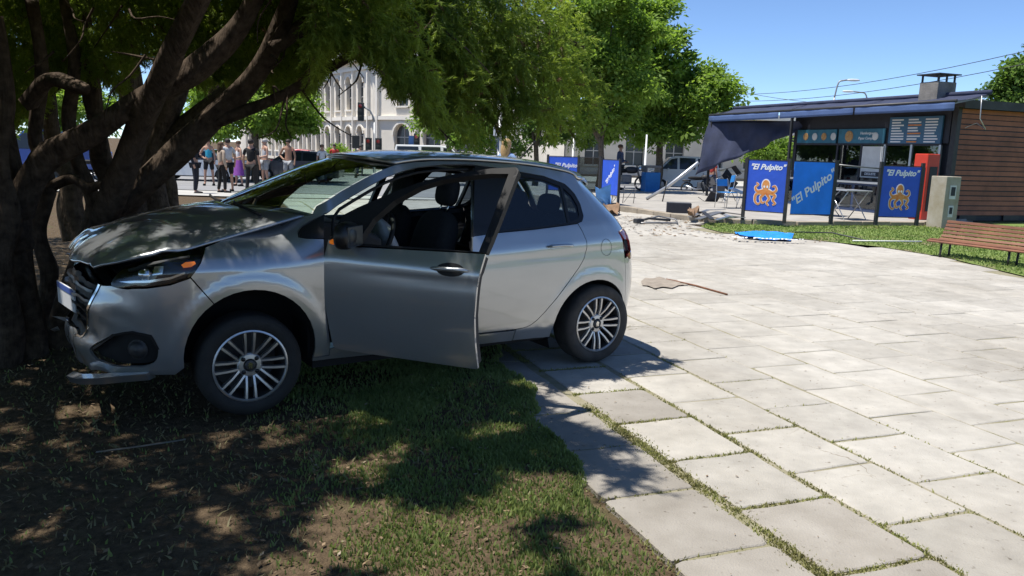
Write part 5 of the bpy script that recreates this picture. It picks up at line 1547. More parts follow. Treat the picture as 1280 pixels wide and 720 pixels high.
c3 = copy_tree(c2); c3["label"] = "silver tube chair leaning against the corner banner screen"; c3.location = gp(925, 264, .10) + Vector((.1, 1.3, .08)); c3.rotation_euler = (.35, .1, 1.6)
heap = [(886, 252, .0, (1.9, .3, .4)), (896, 250, .05, (.2, 1.6, 1.2)), (906, 252, .0, (2.6, .2, 2.2)), (900, 246, .42, (1.2, .8, .3)), (890, 244, .48, (.4, 2.2, 1.9)), (912, 248, .30, (1.8, 1.0, 2.9))]
c1.location = gp(886, 252, .10) + Vector((0, .4, .25)); c1.rotation_euler = (1.9, .3, .4)
labs = ["black chair lying on its side at the foot of the wrecked heap", "black chair overturned in the middle of the wrecked heap", "black chair flung on top of the wrecked heap", "black chair wedged upside down on the heap under the torn curtain", "black chair tipped over at the heap beside the silver chair"]
for (px, py, dz, rot), lb in zip(heap[1:], labs):
    c = copy_tree(c1); c["label"] = lb; c.location = gp(px, py, .10) + Vector((0, .4, dz + .22)); c.rotation_euler = rot
# broken aluminium strips and sheet pieces
def strip(name, pts, r, m, label, cat, flat=None):
    mb_ = MB()
    if flat: 
        P = [Vector(p) for p in pts]
        for a, b in zip(P[:-1], P[1:]): mb_.beam(a, b, flat[0], flat[1])
    else: mb_.tube(pts, r, 6)
    o = mb_.build(name, m, None, not flat)
    c = Vector(pts[0]); 
    for v in o.data.vertices: v.co -= c
    o.location = c
    return tag(o, label, cat)
def G(px, py, z=.10): return gp(px, py, z)
strip("fallen_pole", [G(808, 250) + Vector((0, 0, .03)), at(835, 233, G(808, 250).y - .3), at(873, 203, G(808, 250).y - .8)], .055, "aluminium", "fallen grey pole leaning up towards the torn awning curtain", "pole")
strip("pole_leg", [G(828, 252), at(834, 226, G(828, 252).y)], .02, "dark_steel", "thin dark strut standing beside the fallen grey pole", "pole")
dbs = [((862, 271), (905, 262), .05, "bright_steel", "long silver strip lying on the kerb below the black heap"), ((872, 274), (925, 268), .07, "grey_steel", "bent grey sheet strip lying in front of the corner screen"), ((880, 268), (915, 272), .06, "aluminium", "pale metal strip crossed over the debris by the kerb"), ((868, 266), (890, 274), .05, "dark_steel", "dark bar among the metal strips on the kerb"), ((895, 275), (930, 272), .04, "bright_steel", "thin silver bar at the foot of the corner post")]
for (a, b, r_, m_, lb) in dbs:
    p, q_ = G(*a, .14), G(*b, .16); strip("metal_strip", [p, p.lerp(q_, .5) + Vector((0, 0, random.uniform(.02, .12))), q_], r_, m_, lb, "debris", (r_ * 2.2, .02))
p = G(848, 266); bx = MB(); bx.box((0, 0, .13), (.62, .32, .26)); o = bx.build("crate", "kiosk_dark", None, bevel=.01); o.location = p; o.rotation_euler = (0, 0, -.15); tag(o, "dark open crate lying near the terrace kerb", "crate")
bx = MB(); bx.box((0, 0, .262), (.52, .24, .008)); bx.build("crate_lining", "grey_steel", o)
# twisted frame on the plaza in front of the kerb
fr_ = empty("twisted_frame", gp(822, 280, 0), .2, "twisted grey metal frame lying on the plaza before the kerb", "debris")
m = MB(); m.tube([(-.45, -.1, .03), (-.1, -.22, .05), (.42, -.15, .04), (.5, .15, .10), (.1, .22, .16), (-.3, .12, .08)], .022, 6, closed=True); m.build("hoop", "grey_steel", fr_, True)
m = MB(); m.tube([(-.5, 0, .05), (-.2, .05, .12), (.3, .0, .09)], .03, 6); m.build("bar", "dark_steel", fr_, True)
m = MB(); m.box((-.48, -.05, .07), (.22, .14, .1), Matrix.Rotation(.4, 3, 'Z')); m.build("bracket", "dark_steel", fr_, bevel=.02)
# blue cloth lying on the plaza
def crumple(name, pts, m, label, cat, h=.05, res=.06, sc=5, seed=0):
    poly = [tuple(p[:2]) for p in pts]
    P = [Vector(p) for p in dens(poly, res)]; ed = [(i, (i + 1) % len(P)) for i in range(len(P))]
    ol = [tuple(p) for p in P]
    x0, x1 = min(p[0] for p in ol), max(p[0] for p in ol); y0, y1 = min(p[1] for p in ol), max(p[1] for p in ol)
    for i in range(int((x1 - x0) / res) + 1):
        for j in range(int((y1 - y0) / res) + 1):
            q_ = (x0 + i * res, y0 + j * res)
            if inpoly(*q_, ol): P.append(Vector(q_))
    r = delaunay_2d_cdt(P, ed, [], 0, 1e-6); c = Vector((sum(p[0] for p in ol) / len(ol), sum(p[1] for p in ol) / len(ol), 0))
    V = [Vector((p.x, p.y, .014 + h * max(0, .45 + noise.noise((p.x * sc, p.y * sc, seed)) + .4 * noise.noise((p.x * sc * 2.3, p.y * sc * 2.3, seed))))) - c for p in r[0]]
    F = [tuple(t) for t in r[2] if inpoly(*(sum((r[0][i] for i in t), Vector((0, 0))) / 3), ol)]
    o = mk(name, V, F, m, None, True); o.location = c; return tag(o, label, cat)
fc = crumple("fallen_banner", [gp(918, 292), gp(950, 291.5), gp(992, 294.5), gp(988, 302.5), gp(950, 301), (gp(930, 298.5))], "banner_blue_light", "blue printed banner lying crumpled on the plaza beside the lawn", "banner", .06, .08, 4)
pa_ = gp(930, 297, .075); pb_ = gp(985, 299, .075); Mx, _l = frameM(pa_, pb_, 0)
M5 = Matrix((( (pb_ - pa_).normalized().x, -(pb_ - pa_).normalized().y, 0, 0), ((pb_ - pa_).normalized().y, (pb_ - pa_).normalized().x, 0, 0), (0, 0, 1, 0), (0, 0, 0, 1))); M5.translation = (pa_ + pb_) / 2 - fc.location
text(fc, '"El Pulpito"', .30, "letter_white", M5, .3, .02)
ps = crumple("fallen_parasol", [G(742, 262) , G(752, 256.5), G(758, 252), G(764, 259), G(762, 263)], "parasol_blue", "light blue parasol cloth collapsed on the terrace edge", "parasol", .85, .12, 1.3, 4); ps.location.z = -.1
crumple("fallen_cloth", [gp(752, 268), gp(764, 264), gp(775, 267), gp(772, 270), gp(760, 271)], "brown_cloth", "brown cloth lying below the terrace kerb behind the car", "cloth", .25, .1, 3, 7)
crumple("fallen_cushion", [gp(858, 277), gp(866, 270), gp(872, 268), gp(874, 273), gp(866, 279)], "brown_cloth", "brown cushion slumped over the terrace kerb", "cloth", .3, .1, 3, 9)
# blue bin, wire rack
bn = empty("litter_bin", G(812, 243, -.02), .25, "bright blue litter bin with grey hood on the terrace", "bin")
m = MB(); m.box((0, 0, .45), (.62, .5, .86)); m.build("body", "bin_blue", bn, bevel=.015)
m = MB(); m.box((0, 0, .035), (.66, .54, .07)); m.build("base", "dark_steel", bn)
m = MB(); m.box((0, 0, 1.10), (.66, .54, .10)); hd = m.build("hood", "grey_steel", bn, bevel=.02)
for sx in (-1, 1):
    m = MB(); m.box((sx * .27, 0, .97), (.05, .46, .17)); m.build("hood_support", "grey_steel", hd)
rk = empty("wire_rack", G(779, 254), .1, "thin wire rack standing between the far banner and the blue bin", "rack")
for i in range(3):
    m = MB(); m.tube([(-.35 + i * .33, 0, 0), (-.30 + i * .33, .02, .55)], .012, 5); m.build("upright", "grey_steel", rk, True)
for z in (.18, .36, .53):
    m = MB(); m.tube([(-.36, 0, z), (.38, 0, z)], .009, 5); m.build("wire", "grey_steel", rk, True)
for k in range(2):
    m = MB(); m.tube([(-.33 + .34 * k, 0, .02), (.02 + .34 * k, .01, .5)], .008, 5); m.build("brace", "grey_steel", rk, True)
# rod and soil stain on the plaza, pipes on the lawn
strip("rusty_rod", [gp(833, 349, .012), gp(870, 357, .016), gp(909, 368, .012)], .011, "rust", "long rusty rod lying across the plaza slabs", "rod")
crumple("soil_patch", [gp(801, 353), gp(807, 348.5), gp(816, 349.5), gp(824, 347), gp(833, 350), gp(846, 351), gp(850, 355), gp(860, 357), gp(848, 358), gp(840, 361.5), gp(828, 360), gp(818, 362), gp(810, 358.5), gp(803, 358)], "dirt", "spilled brown soil patch on the plaza slabs by the rod", "soil", .003, .06, 8, 2)
strip("black_rod", [gp(990, 290, .03), gp(1040, 291, .08), gp(1080, 300, .05)], .015, "dark_steel", "thin black rod lying on the lawn behind the fallen banner", "rod")
strip("white_pipe", [gp(1066, 301, .035), gp(1152, 302, .04)], .018, "white_pipe", "long white pipe lying on the lawn near the bench", "pipe")
strip("silver_strip", [gp(120, 565, .0), gp(180, 557, .012), gp(232, 549, .02)], .006, "bright_steel", "thin shiny strip of trim lying on the dark soil", "trim", (.012, .004))
# pieces torn off the car's nose
for i, (px, py, z, s_, m_, lb) in enumerate([(74, 398, .25, .06, "bare_metal", "silver bumper fragment stuck against the tree base"), (70, 412, .2, .05, "silver_paint", "curled silver fragment resting below the number plate"), (92, 322, .68, .06, "reflector", "broken headlamp shard hanging on the trunk before the nose")]):
    p = at(px, py, 4.95); m = MB()
    pts = [Vector((random.uniform(-1, 1), random.uniform(-.5, .5), random.uniform(-.6, .6))) * s_ for _ in range(7)]
    bm = bmesh.new(); [bm.verts.new(v) for v in pts]; bmesh.ops.convex_hull(bm, input=bm.verts); me = bpy.data.meshes.new("car_fragment"); bm.to_mesh(me); bm.free(); me.materials.append(MATS[m_])
    o = bpy.data.objects.new("car_fragment", me); link(o); o.location = p; tag(o, lb, "debris")
# ================================================================== STREET BEHIND
ZS = -0.27
mat("stone_pale", (0.74, 0.68, 0.58), 0.9, var=.12, vscale=.5, bump=.15, bscale=6)
mat("stone_trim", (0.80, 0.75, 0.66), 0.9, var=.1, vscale=1)
mat("stone_cream", (0.70, 0.63, 0.52), 0.9, var=.12, vscale=.6)
mat("slate_roof", (0.16, 0.16, 0.17), 0.8, var=.2, vscale=1)
mat("window_dark", (0.05, 0.055, 0.06), 0.2, spec=.6)
mat("window_frame_white", (0.5, 0.48, 0.44), 0.7)
mat("pole_grey", (0.30, 0.31, 0.32), 0.5, metal=.4)
mat("signal_dark", (0.03, 0.035, 0.035), 0.6)
mat("sign_blue", (0.06, 0.15, 0.38), 0.5)
mat("sign_white", (0.6, 0.62, 0.64), 0.5)
for nm, c, mt_ in (("car_white", (0.72, 0.73, 0.73), 0), ("car_grey", (0.055, 0.065, 0.085), .3), ("car_red", (0.35, 0.02, 0.025), .1), ("car_blue", (0.02, 0.07, 0.32), .1), ("car_dark", (0.03, 0.035, 0.05), .3)):
    mat(nm, c, 0.3, metal=mt_, coat=.8)
mat("car_window", (0.02, 0.025, 0.03), 0.08, spec=.7)

# ---- facade with arched openings
def arch_outline(x0, x1, z0, z1, n=8):
    r = (x1 - x0) / 2; cx = (x0 + x1) / 2
    return [(x0, z0), (x1, z0)] + [(cx + r * math.cos(math.pi * k / n), z1 - r + r * math.sin(math.pi * k / n)) for k in range(n + 1)]
def facade(root, A, Bp, H, rowsdef, wallm, thick=.6, skip=None):
    """wall sheet from A to B with real openings, reveals, panes and frames"""
    A, Bp = Vector(A), Vector(Bp); ex = (Bp - A); L = ex.length; ex.normalize(); nz_ = ex.cross(Vector((0, 0, 1)))
    if nz_.y > 0: nz_ = -nz_
    W = lambda x, z, d=0: A + ex * x + Vector((0, 0, z)) + nz_ * d
    base = root.location
    openings = []
    for (xs_, w_, z0, z1, arch) in rowsdef:
        for xc in xs_:
            openings.append((arch_outline(xc - w_ / 2, xc + w_ / 2, z0, z1) if arch else [(xc - w_ / 2, z0), (xc + w_ / 2, z0), (xc + w_ / 2, z1), (xc - w_ / 2, z1)], xc, w_, z0, z1, arch))
    pts = [Vector(p) for p in ((0, 0), (L, 0), (L, H), (0, H))]; ed = [(0, 1), (1, 2), (2, 3), (3, 0)]
    for o in openings:
        n0 = len(pts); pts += [Vector(p) for p in o[0]]; k = len(o[0]); ed += [(n0 + i, n0 + (i + 1) % k) for i in range(k)]
    r = delaunay_2d_cdt(pts, ed, [], 0, 1e-5)
    F = []
    for t in r[2]:
        c = sum((r[0][i] for i in t), Vector((0, 0))) / len(t)
        if any(inpoly(c.x, c.y, o[0]) for o in openings): continue
        F.append(tuple(t))
    V = [W(p.x, p.y) - base for p in r[0]]
    for o in openings:
        k = len(o[0]); b = len(V)
        V += [W(x, z) - base for x, z in o[0]] + [W(x, z, -.35) - base for x, z in o[0]]
        F += [(b + i, b + (i + 1) % k, b + k + (i + 1) % k, b + k + i) for i in range(k)]
    mk("wall", V, F, wallm, root)
    for ol, xc, w_, z0, z1, arch in openings:
        o = mk("window", [W(x, z, -.33) - base for x, z in ol], [tuple(range(len(ol)))], "window_dark", root)
        m = MB()
        m.beam(W(xc, z0 + .02, -.30) - base, W(xc, z1 - .05, -.30) - base, .07, .05)
        for f_ in (.38, .68): m.beam(W(xc - w_ / 2, z0 + (z1 - z0) * f_, -.30) - base, W(xc + w_ / 2, z0 + (z1 - z0) * f_, -.30) - base, .05, .06)
        m.build("window_frame", "window_frame_white", o)
        m = MB(); m.beam(W(xc - w_ / 2 - .15, z0 - .08, .06) - base, W(xc + w_ / 2 + .15, z0 - .08, .06) - base, .22, .14); m.build("sill", "stone_trim", o)
        if arch:
            r_ = w_ / 2; m = MB(); pp = [W(xc + (r_ + .12) * math.cos(math.pi * k / 10), z1 - r_ + (r_ + .12) * math.sin(math.pi * k / 10), .05) - base for k in range(11)]
            for a, b in zip(pp[:-1], pp[1:]): m.beam(a, b, .16, .2, nz_)
            m.build("arch_moulding", "stone_trim", o)
    return W, L, ex, nz_
C0 = at(466, 190, 70); C0.z = ZS
BL_ = at(300, 190, 104); BL_.z = ZS
BR_ = at(705, 195, 58); BR_.z = ZS
bld = empty("stone_building", C0, 0, "long pale stone neoclassical building with rows of arched windows", "building")
H = 9.6
LL = (BL_ - C0).length; LR = (BR_ - C0).length
nl = int(LL / 2.6); nr = int(LR / 3.4)
xl = [2.6 + i * 2.6 for i in range(nl - 1)]; xr = [3.6 + i * 3.4 for i in range(nr - 1)]
W1, L1, e1, n1 = facade(bld, C0, BL_, H, [(xl, 1.25, 1.0, 3.5, True), (xl, 1.2, 5.0, 7.9, True)], "stone_pale")
W2, L2_, e2, n2 = facade(bld, C0, BR_, H, [(xr, 1.9, .3, 3.7, True), (xr, 1.3, 5.2, 7.6, True)], "stone_pale")
for W_, L_w, e_, xs_, sp in ((W1, L1, e1, xl, 2.6), (W2, L2_, e2, xr, 3.4)):
    for (z, h_, d_) in ((4.2, .32, .22), (8.5, .25, .18), (9.35, .55, .60)):
        m = MB(); m.beam(W_(-.3, z, d_ / 2) - C0, W_(L_w, z, d_ / 2) - C0, d_, h_); m.build("cornice", "stone_trim", bld)
    for x in [.7] + [v + sp / 2 for v in xs_]:
        m = MB(); m.beam(W_(x, .3, .07) - C0, W_(x, 8.4, .07) - C0, .42, .2, e_); m.build("pilaster", "stone_trim", bld)
    for k in range(12):       # rusticated courses of the ground floor
        m = MB(); 
m = MB(); V = [C0 + Vector((0, 0, H)) - C0, BR_ + Vector((0, 0, H)) - C0, BL_ + Vector((0, 0, H)) - C0]
back = [V[1] + Vector((0, 14, 0)), V[2] + Vector((14, 6, 0))]
m.add([V[0], V[1], back[0], back[1], V[2]] + [p + Vector((2.2 if i < 1 else 0, 2.5, 2.2)) for i, p in enumerate([V[0], V[1], back[0], back[1], V[2]])], [(0, 1, 6, 5), (1, 2, 7, 6), (2, 3, 8, 7), (3, 4, 9, 8), (4, 0, 5, 9), (5, 6, 7, 8, 9)])
m.build("roof", "slate_roof", bld)
# corner tower attic
cx_ = C0 + (e1 + e2) * .4
m = MB(); m.box((C0 - C0) + Vector((.6, 1.4, H + .9)), (3.4, 3.0, 1.8)); m.build("attic", "stone_pale", bld)
m = MB(); m.box(Vector((.6, 1.4, H + 1.95)), (3.9, 3.5, .3)); m.build("attic_cornice", "stone_trim", bld)
# second building seen past the kiosk
D0 = at(706, 200, 59); D0.z = ZS; D1 = at(1235, 205, 64); D1.z = ZS
b2 = empty("cream_building", D0, 0, "cream rendered building with arched windows beyond the kiosk", "building")
LD = (D1 - D0).length
W3, L3, e3, n3 = facade(b2, D0, D1, 5.0, [([2.2 + 3.1 * i for i in range(int(LD / 3.1) - 1)], 1.45, 1.0, 3.6, True)], "stone_cream")
for (z, h_, d_) in ((.5, .5, .2), (4.35, .25, .2), (4.85, .4, .5)):
    m = MB(); m.beam(W3(-.2, z, d_ / 2) - D0, W3(L3 + .2, z, d_ / 2) - D0, d_, h_); m.build("cornice", "stone_trim", b2)
m = MB(); m.add([W3(0, 5.0) - D0, W3(L3, 5.0) - D0, W3(L3, 5.0) - D0 + Vector((0, 9, 0)), W3(0, 5.0) - D0 + Vector((0, 9, 0)), W3(0, 0) - D0 + Vector((0, 9, 0)), W3(0, 0) - D0], [(0, 1, 2, 3), (0, 3, 4, 5)]); m.build("roof", "slate_roof", b2)

# ---- street trees
def street_tree(px, Y, base_py, clumps, trunk_r, lm, label, n=5200, leaf=.30, trunk_pts=None, group=None, name="street_tree"):
    b = at(px, base_py, Y); b.z = ZS
    root = empty(name, b, 0, label, "tree", group)
    tops = [Vector(at(c[0], c[1], Y + c[4])) for c in clumps]
    zt = min(t.z for t in tops) - .4
    mb = MB(); top = Vector((b.x, b.y, max(zt, 1.6)))
    limb(mb, [Vector((0, 0, 0)), (top - b) * .5 + Vector((.08, 0, 0)), top - b], [trunk_r * 1.3, trunk_r, trunk_r * .8], n=8, seed=px)
    mb.build("trunk", "street_bark", root, True)
    for t in tops:
        mb = MB(); limb(mb, [top - b - Vector((0, 0, .25)), (top - b).lerp(t - b, .5) + Vector((0, 0, .2)), t - b], [trunk_r * .6, trunk_r * .4, trunk_r * .15], n=6, seed=px + t.x); mb.build("branch", "street_bark", root, True)
    tot = sum(c[2] * c[3] for c in clumps); PP, DD = [], []
    for c, t in zip(clumps, tops):
        k = int(n * c[2] * c[3] / tot); sc = Y / FPX
        rx, rz = c[2] * sc, c[3] * sc
        ns = max(6, k // 55)                      # sprigs: leaves gathered in small bunches with gaps between
        d = RNG.normal(size=(ns, 3)); d /= np.linalg.norm(d, axis=1, keepdims=True)
        sc_ = d * (RNG.random(ns) ** .40)[:, None] * RNG.uniform(.75, 1.18, ns)[:, None] * [rx, max(rx * .9, 1.0), rz]
        pick = RNG.integers(0, ns, k)
        d = d[pick]
        P = np.array(t - b) + sc_[pick] + RNG.normal(size=(k, 3)) * np.array([.30, .30, .20]) * (leaf / .3) * RNG.uniform(.6, 1.3, ns)[pick][:, None]
        PP.append(P); DD.append(d + RNG.normal(size=(k, 3)) * .8 + [0, 0, -.35])
    PP = np.concatenate(PP); DD = np.concatenate(DD)
    scatter("crown", PP, DD, RNG.uniform(.6, 1.3, len(PP)) * leaf, lm, root, TUFT_V, TUFT_F, .25)
    return root
street_tree(318, 37, 200, [(300, 130, 62, 40, 0), (350, 140, 58, 34, .6), (262, 145, 40, 30, .3), (368, 135, 30, 34, -.3), (322, 92, 60, 36, .5)], .16, "street_leaf", "leafy bright green street tree behind the group of people", 4200, .30)
street_tree(70, 36, 205, [(60, 120, 60, 42, 0), (110, 140, 40, 28, .5), (20, 140, 50, 30, .3)], .15, "street_leaf", "street tree seen between the dark conifer trunks", 2200, .30)
street_tree(560, 40, 195, [(545, 150, 34, 34, 0), (585, 165, 40, 30, .4), (575, 125, 46, 34, .2), (610, 150, 30, 34, 0)], .14, "street_leaf", "street tree beside the tall grey lamp pole", 1900, .28)
street_tree(668, 36, 212, [(655, 140, 34, 40, 0), (695, 130, 40, 44, .3), (672, 165, 44, 24, -.3), (730, 150, 26, 34, .3)], .12, "street_leaf_dark", "thin-stemmed street tree above the far blue screens", 1900, .26)
street_tree(822, 41, 215, [(800, 105, 60, 46, 0), (850, 120, 52, 50, .5), (885, 125, 36, 38, -.3), (828, 165, 44, 24, .2), (840, 80, 44, 36, .2), (775, 140, 36, 40, .3), (900, 108, 22, 22, .2), (790, 60, 44, 34, 0), (770, 20, 50, 40, .4), (750, 90, 34, 44, .2), (812, 20, 34, 30, .3)], .18, "street_leaf", "big bright green tree rising left of the torn awning", 9500, .34)
street_tree(1300, 44, 215, [(1262, 110, 36, 34, 0), (1290, 90, 44, 36, .4), (1320, 120, 50, 40, 0), (1268, 128, 30, 18, .3)], .2, "street_leaf_dark", "dark green tree rising behind the kiosk roof", 4200, .34)
street_tree(962, 54, 214, [(955, 190, 26, 20, 0), (975, 198, 22, 16, .3)], .12, "street_leaf", "small tree seen through the gap beside the torn curtain", 1300, .34)
def bush(px, py, Y, rx, rz, label, n=900):
    b = at(px, py, Y); b.z = ZS; root = empty("hedge_bush", b, 0, label, "bush"); sc = Y / FPX
    d = RNG.normal(size=(n, 3)); d /= np.linalg.norm(d, axis=1, keepdims=True); d[:, 2] = np.abs(d[:, 2])
    P = d * (RNG.random(n) ** .4)[:, None] * [rx * sc, rx * sc * .8, rz * sc]
    scatter("foliage", P, d + RNG.normal(size=(n, 3)) * .6, RNG.uniform(.5, 1.1, n) * .3, "street_leaf", root, TUFT_V, TUFT_F, .2)
    mb = MB(); limb(mb, [(0, 0, 0), (.05, 0, rz * sc * .3), (0, .05, rz * sc * .6)], [.06, .04, .02], n=6); mb.build("stem", "street_bark", root, True)
street_tree(748, 31, 222, [(718, 45, 44, 40, 0), (765, 30, 46, 40, .4), (735, 95, 46, 40, .2), (782, 90, 34, 40, -.2), (706, 115, 36, 34, .3), (762, 140, 36, 26, 0), (800, 40, 30, 34, .2), (735, 0, 60, 30, 0), (728, 158, 24, 18, .1)], .13, "street_leaf", "light green tree between the conifer and the big bright tree", 6000, .24)
bush(424, 200, 50, 24, 36, "rounded green bush in front of the pale stone building")

# ---- vehicles
def simple_car(name, px, py, Y, heading, L, Wd, Hh, paint, label, cat, style="sedan", zg=ZS):
    g = at(px, py, Y); g.z = zg
    root = empty(name, g, heading, label, cat)
    hw = Wd / 2; wb = L * .30; wr = .31
    if style == "sedan": low = [(-L/2, .35), (-L/2 + .03, .62), (-L/2 + .25, .78), (-L*.21, .90), (L*.33, .95), (L/2 - .06, .92), (L/2, .68), (L/2 - .02, .35)]; cab = [(-L*.23, .90), (-L*.08, Hh - .06), (L*.03, Hh), (L*.18, Hh - .04), (L*.34, .95)]
    elif style == "hatch": low = [(-L/2, .35), (-L/2 + .03, .62), (-L/2 + .2, .80), (-L*.22, .95), (L*.42, 1.0), (L/2 - .04, .95), (L/2, .68), (L/2 - .02, .35)]; cab = [(-L*.25, .94), (-L*.08, Hh - .06), (L*.05, Hh), (L*.30, Hh - .06), (L*.46, .98)]
    else: low = [(-L/2, .38), (-L/2 + .02, .75), (-L/2 + .28, 1.0), (-L*.30, 1.10), (L*.46, 1.12), (L/2 - .02, 1.05), (L/2, .60), (L/2 - .02, .38)]; cab = [(-L*.33, 1.08), (-L*.17, Hh - .08), (-L*.05, Hh), (L*.44, Hh - .02), (L*.485, 1.10)]
    def loft(poly, sect):
        """sect: list of (y, inset)"""
        V = []; n = len(poly); cx = sum(p[0] for p in poly) / n; cz = sum(p[1] for p in poly) / n
        for y, k in sect: V += [Vector((cx + (x - cx) * (1 - k), y, z - (z - cz) * k * .8 if z > cz else z)) for x, z in poly]
        F = []
        for j in range(len(sect) - 1):
            for i in range(n): F.append((j * n + i, j * n + (i + 1) % n, (j + 1) * n + (i + 1) % n, (j + 1) * n + i))
        F += [tuple(range(n)), tuple((len(sect) - 1) * n + i for i in range(n - 1, -1, -1))]
        return V, F
    # bottom edge with wheel arches
    full = [(L/2 - .02, .25)]
    for cx in (wb + .02, -wb): full += [(cx + .36 * math.cos(a), .28 + .36 * math.sin(a)) for a in [math.pi * k / 8 for k in range(9)]]
    full += [(-L/2 + .02, .25)]
    poly = [tuple(p) for p in low] + full
    V, F = loft(poly, [(-hw, .02), (-hw + .05, .0), (hw - .05, .0), (hw, .02)])
    m = MB(); m.add(V, F); body_ = m.build("body", paint, root, bevel=.03); 
    V = []; n = len(cab)
    ty = hw - .08
    prof_c = [(x, z) for x, z in cab]
    zb, zt_ = min(z for x, z in cab), max(z for x, z in cab)
    yw = lambda z: ty - .22 * (z - zb) / (zt_ - zb)
    V = [Vector((x, -yw(z), z)) for x, z in prof_c] + [Vector((x, yw(z), z)) for x, z in prof_c]
    m = MB(); m.add(V, [tuple(range(n)), tuple(range(2 * n - 1, n - 1, -1))] + [(i, i + n, i + 1 + n, i + 1) for i in range(n - 1)]); cab_o = m.build("cabin", paint, root, bevel=.04)
    # side windows
    xa, xb = cab[0][0], cab[-1][0]
    def topz(x):
        for (x0, z0), (x1, z1) in zip(cab[:-1], cab[1:]):
            if x0 <= x <= x1: return z0 + (z1 - z0) * (x - x0) / (x1 - x0)
    splits = {"sedan": [(.10, .47), (.50, .88)], "hatch": [(.10, .46), (.49, .74), (.77, .92)], "van": [(.06, .30), (.34, .60), (.64, .93)]}[style]
    for sg in (-1, 1):
        for (f0, f1) in splits:
            X = [xa + (xb - xa) * (f0 + (f1 - f0) * k / 5) for k in range(6)]
            up = [(x, topz(x) - .09) for x in X]; P = [(X[0], zb + .05)] + [p for p in up if p[1] > zb + .08] + [(X[-1], zb + .05)]
            V = [Vector((x, sg * (yw(z) + .018), z)) for x, z in P]
            mk("window", V, [tuple(range(len(V)))], "car_window", cab_o)
    # windscreen and rear glass
    for (a, b) in ((cab[0], cab[1]), (cab[-1], cab[-2])):
        V = []
        for (p, k) in ((a, .06), (b, .94)):
            x = a[0] + (b[0] - a[0]) * k; z = a[1] + (b[1] - a[1]) * k; s_ = -1 if a is cab[0] else 1
            V += [Vector((x + s_ * .02, -yw(z) + .06, z + .02)), Vector((x + s_ * .02, yw(z) - .06, z + .02))]
        mk("windscreen", V, [(0, 1, 3, 2)], "car_window", cab_o)
    for cx in (-wb, wb + .02):
        for sg in (-1, 1):
            Mx = Matrix.Translation((cx, sg * (hw - .09), wr)) @ Matrix.Rotation(R(90) * sg, 4, 'X') @ Matrix.Rotation(math.pi, 4, 'X')
            m = MB(); m.lathe([(.18, -.09), (.29, -.09), (.31, -.06), (.31, .06), (.29, .09), (.19, .09)], 24, Mx); wo = m.build("wheel", "rubber", root, True)
            m = MB(); m.lathe([(.195, .088), (.19, .06), (.05, .075), (0, .08)], 20, Mx)
            for k in range(7):
                a = 2 * math.pi * k / 7; m.beam(Mx @ Vector((.03 * math.cos(a), .03 * math.sin(a), .085)), Mx @ Vector((.19 * math.cos(a), .19 * math.sin(a), .09)), .035, .02)
            m.build("rim", "alloy", wo)
    for sg in (-1, 1):
        m = MB(); ellipsoid(m, (-L/2 + .12, sg * (hw - .2), .68), (.12, .16, .07), 10, 6); m.build("headlight", "reflector", root, True)
        m = MB(); ellipsoid(m, (L/2 - .06, sg * (hw - .14), .80), (.06, .13, .08), 10, 6); m.build("tail_light", "tail_red", root, True)
        m = MB(); ellipsoid(m, (xa + .45, sg * (hw + .06), zb + .04), (.05, .09, .06), 8, 6); m.build("mirror", paint, root, True)
    m = MB(); m.box((0, 0, .30), (L * .9, Wd * .8, .2)); m.build("underbody", "dark_liner", root)
    return root
simple_car("parked_car", 248, 224, 36.5, R(4), 4.4, 1.75, 1.45, "car_white", "white car on the street behind the group of people", "car", "sedan")
simple_car("parked_car", 372, 220, 39.0, R(3), 4.3, 1.75, 1.48, "car_grey", "dark grey hatchback on the street behind the shirtless person", "car", "hatch")
simple_car("parked_car", 372, 208, 45.5, R(2), 4.3, 1.75, 1.5, "car_red", "red car mostly hidden behind the dark grey hatchback", "car", "sedan")
simple_car("parked_van", 545, 205, 44.5, R(183), 4.9, 1.9, 1.95, "car_white", "white van whose roof shows above the crashed car", "van", "van")
simple_car("parked_van", 850, 238, 42.0, R(-3), 3.8, 1.65, 1.80, "car_white", "small white van beyond the fallen grey pole", "van", "van")
simple_car("parked_van", 66, 222, 40.0, R(4), 5.2, 2.0, 2.1, "car_blue", "blue van seen between the conifer trunks", "van", "van")
simple_car("parked_car", 20, 212, 46.0, R(3), 4.4, 1.75, 1.45, "car_white", "white car at the far kerb behind the blue van", "car", "sedan")

